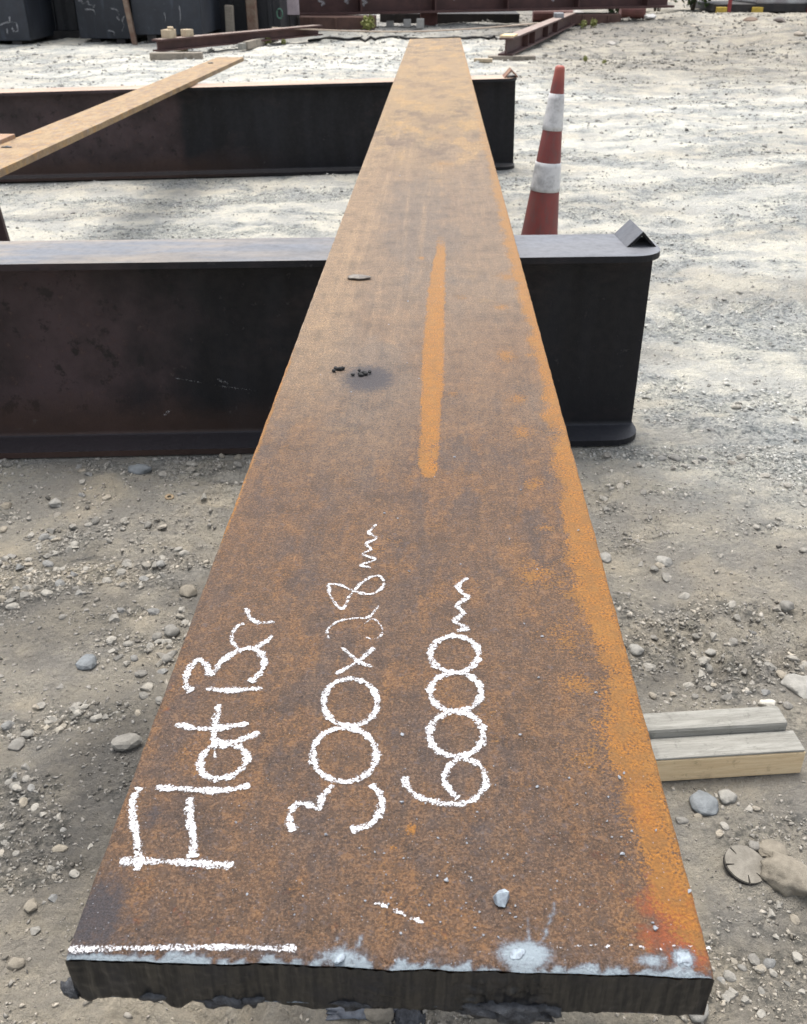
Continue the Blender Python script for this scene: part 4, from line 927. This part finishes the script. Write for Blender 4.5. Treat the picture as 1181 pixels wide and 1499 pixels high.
# big girder across the back
G0 = on_y(428, 24, 13.9); G1 = on_y(987, 11.5, 15.1); gv = G1 - G0; gl = math.hypot(gv[0], gv[1]); ga = math.atan2(gv[1], gv[0]); gt = math.atan2(gv[2], gl)
gd = tag(empty('plate_girder', G0, (0, -gt, ga)), 'deep maroon plate girder lying along the back of the yard on supports', 'girder')
MB().box((0, 0, 0), (gl, .45, .03), bev=.004).build('bottom_flange', M['maroon'], gd)
MB().box((.01, .215, .0302), (gl - .01, .235, 1.05)).build('web', M['maroon'], gd)
MB().box((0, 0, 1.0502), (gl, .45, 1.08), bev=.004).build('top_flange', M['maroon'], gd)
for s in (.9, 1.9, 2.9, 3.9, 4.9): MB().box((s, .02, .0304), (s + .02, .2148, 1.05)).build('stiffener', M['maroon'], gd)
ch = Chalk()
for x0_, z0_ in ((.42, .10), (.75, .12), (.98, .09), (2.2, .14), (3.6, .1)):
    ch.stroke([gd.matrix_basis @ Vector((x0_ + .05 * math.sin(k * 1.3 + x0_ * 9) * k * .2, .213, z0_ + .012 * k)) for k in range(7)], .035, (0, -1, 0), .25)
o = ch.build('paint_mark', None); o.parent = gd; o.matrix_parent_inverse = gd.matrix_basis.inverted(); 
def under(px0, px1, pyb, ytop, dep, yy_, name, mat, lab, cat, bev=.01, ribs=0):
    a = on_z((px0 + px1) / 2, pyb, 0.0); yq = yy_; x0_ = on_y(px0, pyb, yq)[0]; x1_ = on_y(px1, pyb, yq)[0]; zb = gz((x0_ + x1_) / 2, yq) - .01; zt_ = on_y((px0 + px1) / 2, ytop, yq)[2]
    o = tag(empty(name, ((x0_ + x1_) / 2, yq, zb)), lab, cat); hw = (x1_ - x0_) / 2
    MB().box((-hw, 0, 0), (hw, dep, zt_ - zb), bev=bev).build('body', mat, o)
    for k in range(ribs):
        xr = -hw + (k + .5) * 2 * hw / ribs; MB().box((xr - .012, -.03, .01), (xr + .012, -.0005, zt_ - zb - .01)).build('rib', mat, o)
    return o
M['brownbox'] = simple('brown_support', (.115, .062, .048), (.075, .04, .034), 9, .7)
under(436, 548, 46, 25, .5, 13.6, 'steel_support', M['brownbox'], 'brown steel support block under the left part of the big girder', 'support', ribs=3)
under(834, 908, 38.5, 21, .5, 14.75, 'steel_support', M['brownbox'], 'brown steel support block under the right part of the big girder', 'support', ribs=2)
M['pinkpipe'] = simple('dull_red_pipe', (.20, .085, .08), (.13, .06, .055), 10, .6)
M['darkiron'] = simple('dark_iron', (.022, .021, .023), (.04, .035, .034), 8, .7)
for px0, px1, pyc, yq, r_, lab in ((780, 838, 17, 15.4, .085, 'dull red pipe on the ground under the girder beside the right support'), (908, 944, 12.5, 16.0, .10, 'dull red pipe end under the far right end of the girder')):
    a = on_y(px0, pyc, yq); b = on_y(px1, pyc, yq); zz = gz(a[0], yq) + r_
    nn = 16; o = tag(MB().tube([(a[0], yq, zz), (b[0], yq, zz)], r_, 18).build('steel_pipe', M['pinkpipe'], None, False), lab, 'pipe')
o = under(556, 760, 33, 20, .7, 15.2, 'girder_shade_block', M['darkiron'], 'dark block standing in for the shade under the middle of the girder', 'skid', ribs=5)  # added block darkens the gap below the girder in place of shade
o = under(615, 640, 24, 17, .4, 14.75, 'steel_packer', M['pinkpipe'], 'dull pink steel packer between the girder and the dark shade block', 'packer')
for i, (px, py) in enumerate(((571, 39), (596, 39), (615, 41))):
    p = ground_at(px, py); tag(MB().box((-.05, -.05, -.01), (.05, .05, .07 + .02 * i), bev=.008).build('concrete_lump', smat('lump%d' % i, (.42, .41, .39)), None, loc=p), ['pale concrete lump under the girder, tall one of three', 'pale concrete lump under the girder, middle one of three', 'pale concrete lump under the girder, next to the sagging strip'][i], 'lump')

# dark bins and posts at the left
def mat_bin(name, c1, c2, rust=.3):
    n = NT(name); f = n.noise(2.4, 7, .7); s = n.noise(9, 6, .65, stretch=(1, 1, .12)); g = n.noise(22, 6, .75)
    c = n.mix(n.ramp(f, .35, .65), c1, c2); c = n.mix(n.ramp(s, .55, .72, 0, .55), c, tuple(q * 2.4 for q in c2)); c = n.mix(n.ramp(s, .28, .4, rust, 0), c, (.10, .055, .04))
    c = n.mix(n.ramp(g, .60, .68, 0, .40), c, (.12, .13, .145)); n.col(c); n.bump(g, .2, .004); return n.set(.55, 0, .4)
M['bin_blue'] = mat_bin('navy_scuffed', (.016, .019, .026), (.026, .031, .042)); M['bin_grey'] = mat_bin('streaked_grey', (.032, .034, .039), (.024, .025, .028), .7); M['bin_dark'] = mat_bin('near_black', (.010, .011, .014), (.017, .018, .023))
def steel_bin(px0, px1, pyb, yq, wide0, dep, h, mat, lab, raise_=.0, ang=0.0, ribs=0, skid=True, corr=0):
    x0_ = on_y(px0, pyb, yq)[0] - wide0; x1_ = on_y(px1, pyb, yq)[0]; zb = gz(x1_, yq) - .01
    o = tag(empty('steel_bin', (x1_, yq, zb), (0, 0, ang)), lab, 'bin'); w = x1_ - x0_; z0 = raise_
    b = MB(); t = .03                                                     # open-topped: four walls and a floor
    if corr:
        prof_ = []; n = corr
        for k in range(n):
            a = -w + w * k / n; s = w / n; prof_ += [(a, 0), (a + s * .3, 0), (a + s * .45, .035), (a + s * .85, .035)]
        prof_ += [(0, 0), (0, t + .03), (-w, t + .03)]
        b.prism(prof_, z0, h)
        fw = b.build('front_wall', mat, o)
    else: fw = b.box((-w, 0, z0), (0, t, h), bev=.006).build('front_wall', mat, o)
    MB().box((-w, dep - t, z0), (0, dep, h)).build('back_wall', mat, o)
    y_in = t + (.0305 if corr else .0005)
    for xx in (-w, -t): MB().box((xx + .0002, y_in, z0 + .002), (xx + t - .0002, dep - t - .0005, h - .002)).build('side_wall', mat, o)
    MB().box((-w + t + .001, y_in, z0 + .01), (-t - .001, dep - t - .0005, z0 + .03)).build('floor', mat, o)
    MB().box((-w - .02, -.03, h + .0005), (.02, dep + .02, h + .05), bev=.01).build('lid', mat, o)
    for k in range(ribs):
        xr = -w + (k + .5) * w / ribs; MB().box((xr - .025, -.028, z0 + .02), (xr + .025, -.0005, h - .02), bev=.004).build('rib', mat, fw)
    if skid:
        for xx in (-w + .12, -.2): MB().box((xx, .02, 0), (xx + .10, dep - .02, max(z0 - .0005, .03)), bev=.004).build('skid', M['darkiron'], o)
    return o
binA = steel_bin(0, 46, 67, 11.0, 1.6, 1.6, 1.5, M['bin_blue'], 'dark navy steel bin with a white chalk scrawl, standing forward of the others', .05, rad(4), ribs=0)
binB = steel_bin(40, 119, 59, 11.95, .1, 1.5, 1.9, M['bin_grey'], 'streaked grey corrugated steel bin standing on a low skid', .09, 0, corr=3)
binC = steel_bin(117, 196, 62, 11.55, 0, 1.4, 1.7, M['bin_blue'], 'navy steel bin scribbled with chalk between the corrugated bin and the rusty pole', .065, rad(-2))
binD = steel_bin(200, 298, 66, 11.2, 0, 1.5, 1.7, M['bin_blue'], 'navy scuffed steel bin right of the rusty pole, behind the wood blocks', .10, rad(1))
binE = steel_bin(299, 412, 55, 12.3, 0, 1.5, 1.8, M['bin_dark'], 'near-black ribbed steel bin behind the rusty post and wood stake', .05, 0, ribs=4)
xs0 = on_y(44, 60, 11.9)[0]; xs1 = on_y(119, 60, 11.9)[0]
MB().box((xs0 - binB.location.x, -.07, .0), (xs1 - binB.location.x, -.002, .085), bev=.006).build('skid', M['darkiron'], binB)
def scrawl(bin_, pts_list, w=.02):
    ch = Chalk(); yq = bin_.location.y; nrm = (math.sin(bin_.rotation_euler.z), -math.cos(bin_.rotation_euler.z), 0)
    for pts in pts_list:
        P = []
        for a, b in catmull(pts, 5):
            q = on_y(a, b, yq - .004); q = on_y(a, b, yq - .004 + (q[0] - bin_.location.x) * math.tan(bin_.rotation_euler.z)); P.append(q)
        ch.stroke(P, w, nrm, .12)
    o = ch.build('chalk_scrawl', None); o['kind'] = 'stuff'; o.parent = [c_ for c_ in bin_.children if c_.name.startswith('front_wall')][0]; o.matrix_parent_inverse = bin_.matrix_basis.inverted()
k5 = 1 / 5.368
scrawl(binA, [[(0, 200 * k5), (40 * k5, 180 * k5), (110 * k5, 175 * k5), (130 * k5, 190 * k5), (138 * k5, 245 * k5), (100 * k5, 250 * k5)], [(75 * k5, 130 * k5), (76 * k5, 172 * k5)], [(55 * k5, 225 * k5), (58 * k5, 268 * k5)], [(95 * k5, 215 * k5), (105 * k5, 240 * k5), (120 * k5, 240 * k5)]])
scrawl(binC, [[(615 * k5, 12 * k5), (640 * k5, 5 * k5), (650 * k5, 30 * k5), (690 * k5, 12 * k5), (700 * k5, 38 * k5), (740 * k5, 40 * k5), (735 * k5, 60 * k5)], [(665 * k5, 75 * k5), (730 * k5, 78 * k5), (750 * k5, 115 * k5)], [(870 * k5, 70 * k5), (910 * k5, 75 * k5), (935 * k5, 110 * k5), (920 * k5, 150 * k5)], [(980 * k5, 125 * k5), (960 * k5, 165 * k5), (975 * k5, 200 * k5), (960 * k5, 245 * k5)], [(845 * k5, 240 * k5), (890 * k5, 250 * k5), (900 * k5, 285 * k5)], [(915 * k5, 130 * k5), (940 * k5, 165 * k5)]])
scrawl(binD, [[(240, 18), (242, 26), (241, 34)], [(262, 8), (264, 22), (263, 36)]], .012)
def post(px, pyb, yq, w, h, lean_, mat, name, lab, cat):
    p = on_y(px, pyb, yq); o = tag(MB().box((-w / 2, -w / 2, 0), (w / 2, w / 2, h), bev=w * .1).build(name, mat, None, loc=(p[0], yq, gz(p[0], yq) - .02), rot=(0, lean_, 0)), lab, cat); return o
M['rustpost'] = simple('rusty_post', (.15, .085, .06), (.22, .17, .13), 12, .75)
post(197.5, 62, 11.12, .05, 1.5, -.10, M['rustpost'], 'steel_pole', 'thin rusty pole leaning between the two navy bins', 'pole')
post(371, 48, 12.1, .11, 1.6, -.01, M['rustpost'], 'steel_post', 'broad rusty post standing in front of the near-black bin', 'post')
post(337, 50, 11.95, .09, .36, .03, M['greywood2'], 'wood_stake', 'short wooden stake before the near-black bin, above the low maroon beam', 'stake')
p = on_y(429, 22, 12.9)
sg = tag(empty('notice_board', (p[0], 12.9, 0)), 'pale pink notice board standing between the near-black bin and the girder', 'sign')
MB().box((-.075, 0, p[2]), (.075, .02, p[2] + .6), bev=.004).build('board', simple('pink_board', (.52, .44, .47), (.40, .33, .36), 12, .6), sg)
for xx in (-.06, .05): MB().box((xx, .0205, -.02), (xx + .02, .04, p[2] + .5)).build('leg', M['darkiron'], sg)
p = on_y(409.5, 20, 12.25); tc = []
for k in range(21): tc.append((p[0] + .032 * math.cos(k * math.pi / 10), 12.24, p[2] + .05 * math.sin(k * math.pi / 10)))
tag(MB().tube(tc, .008, 6, False).build('rope_loop', simple('green_rope', (.10, .22, .16), None, 60, .7)), 'small green rope loop hanging on the near-black bin', 'rope')

# right back: flat rack, bush, rubble
rk0 = on_z(1050, 18, 0.0); yq = 18.4; x0_ = on_y(1044, 18, yq)[0]
rk = tag(empty('flat_rack', (x0_, yq, gz(x0_ + 1, yq) - .01)), 'long dark flat rack with red posts and yellow feet at the back right', 'rack')
MB().box((0, 0, .035), (6.0, 1.8, .15), bev=.008).build('deck', M['darkiron'], rk)
MB().box((.7, .02, .1505), (3.2, 1.7, .9), bev=.03).build('white_load', simple('grey_load', (.46, .47, .48), (.26, .24, .25), 3, .7), rk)
MB().box((3.3, .02, .1505), (5.8, 1.7, .8), bev=.03).build('pale_load', simple('pink_load', (.42, .34, .34), (.28, .24, .25), 3, .7), rk)
M['redpost'] = simple('red_post', (.30, .05, .055), None, 14, .6); M['yellow'] = simple('yellow_paint', (.56, .40, .05), (.40, .28, .05), 14, .6)
for xx in (.22, 1.55, 2.6, 3.9): MB().box((xx, -.04, .0), (xx + .06, -.002, 1.0), bev=.006).build('post', M['redpost'], rk)
for xx in (.02, .62): MB().box((xx, -.10, 0), (xx + .18, -.045, .11), bev=.01).build('foot', M['yellow'], rk)
for xx in (.45, 1.2, 2.0, 3.0, 4.2, 5.2): MB().box((xx, .02, 0), (xx + .1, 1.7, .0348)).build('bearer', M['darkiron'], rk)

def leafy(name, loc, n, rx, ry, rz0, rz1, ls, c1, c2, lab, cat, seed, stems=7):
    r = np.random.default_rng(seed); root = tag(empty(name, loc), lab, cat)
    st = MB()
    for k in range(stems):
        a = r.uniform(0, 6.28); q = (math.cos(a) * rx * .6, math.sin(a) * ry * .6, rz1 * r.uniform(.6, .95)); st.tube([(0.05 * math.cos(a), .05 * math.sin(a), -.02), (q[0] * .4, q[1] * .4, q[2] * .5), q], [.02 * ls * 12, .013 * ls * 12, .005 * ls * 12], 5)
    st.build('stem', simple(name + '_stem%d' % seed, (.10, .075, .045)), root)
    d = r.normal(size=(n, 3)); d /= np.linalg.norm(d, axis=1)[:, None]; rr = r.uniform(.35, 1, n) ** .5; d *= rr[:, None]
    lump = .72 + .5 * fbm(d[:, 0] * 2.2 + seed, d[:, 1] * 2.2 + d[:, 2] * 1.7, 3, seed % 30)
    c = np.c_[d[:, 0] * rx * lump, d[:, 1] * ry * lump, (rz0 + rz1) / 2 + d[:, 2] * (rz1 - rz0) / 2 * lump]
    A_ = r.normal(size=(n, 3)); A_ /= np.linalg.norm(A_, axis=1)[:, None]; B_ = np.cross(A_, r.normal(size=(n, 3))); B_ /= np.linalg.norm(B_, axis=1)[:, None]
    s = ls * r.uniform(.6, 1.3, n)[:, None]; Vq = np.stack([c - A_ * s, c + B_ * s * .45, c + A_ * s, c - B_ * s * .45], 1).reshape(-1, 3)
    me = mesh_np('foliage', Vq, np.arange(4 * n).reshape(-1, 4)); tt = r.uniform(0, 1, n)[:, None]; attr(me, 'base', np.repeat(np.array(c1) * (1 - tt) + np.array(c2) * tt, 4, 0))
    nm = NT(name + '_leaf%d' % seed); nm.col(nm.at('base')); nm.b.inputs['Roughness'].default_value = .6
    o = obj('foliage', me, nm.m, root); o['kind'] = 'stuff'; return root
for i, (px, py, yq, rx_, h_, lab) in enumerate(((905, 20, 17.4, .9, 1.2, 'dark green bush behind the right end of the girder'), (962, 19, 18.6, .8, 1.4, 'leafy green bush between the girder and the flat rack'), (1012, 18, 19.2, .75, 1.3, 'bright green bush just left of the flat rack'))):
    p = on_y(px, py, yq); leafy('bush', (p[0], yq, gz(p[0], yq) - .02), 2600, rx_, .6, -.02, h_, .05, (.035, .065, .02), (.09, .14, .04), lab, 'bush', 900 + i)
for i, (px, py, hp, lab) in enumerate(((539, 47, 22, 'tall weed against the left support of the girder'), (791, 30, 14, 'weed growing by the far end of the stiffened beam'), (853, 43, 12, 'low weed tuft at the foot of the right girder support'), (868, 41, 12, 'spindly weed beside the right girder support'), (379, 65, 16, 'pale green weed growing beside the low maroon beam'), (392, 66, 10, 'weed tuft against the weathered timbers'), (856, 92, 9, 'yellow-green weed tuft on the gravel near the cone'), (884, 96, 8, 'low yellowish weed on the gravel right of the cone'), (415, 67, 9, 'small weed between the weathered timbers and the strip'), (46, 58, 8, 'pale dry weed at the corner of the forward navy bin'))):
    p = ground_at(px, py); hh = hp * np.linalg.norm(p - CAM) / FPX
    leafy('weed', (p[0], p[1], p[2]), 260, hh * .5, hh * .45, 0, hh, hh * .11, (.16, .19, .05), (.30, .30, .10), lab, 'weed', 930 + i, 5)
for i, (px, py, w, h, c_, lab) in enumerate(((1099, 33, 18, 9, (.20, .15, .12), 'dark brown wedge of broken rock on the rubble bank'), (1141, 32, 12, 8, (.14, .12, .11), 'small dark rock on the rubble bank beyond the brown wedge'), (1060, 30, 12, 11, (.46, .38, .27), 'beige lump of rubble in front of the flat rack'), (951, 27, 15, 6, (.42, .42, .42), 'pale rock at the dark end of the girder'), (847, 22, 16, 8, (.45, .42, .40), 'pale rounded rock jammed between the girder and its right support'), (1015, 42, 14, 6, (.40, .36, .30), 'tan rock in the middle of the rubble bank'), (895, 66, 12, 5, (.38, .36, .33), 'flat pale rock low on the rubble bank'), (1170, 52, 14, 6, (.36, .32, .27), 'tan rock on the near slope of the rubble bank'))):
    stone_at(px, py, w, h, 960 + i, lab, smat('rubble%d' % i, c_), 3, .25, squash=.5)
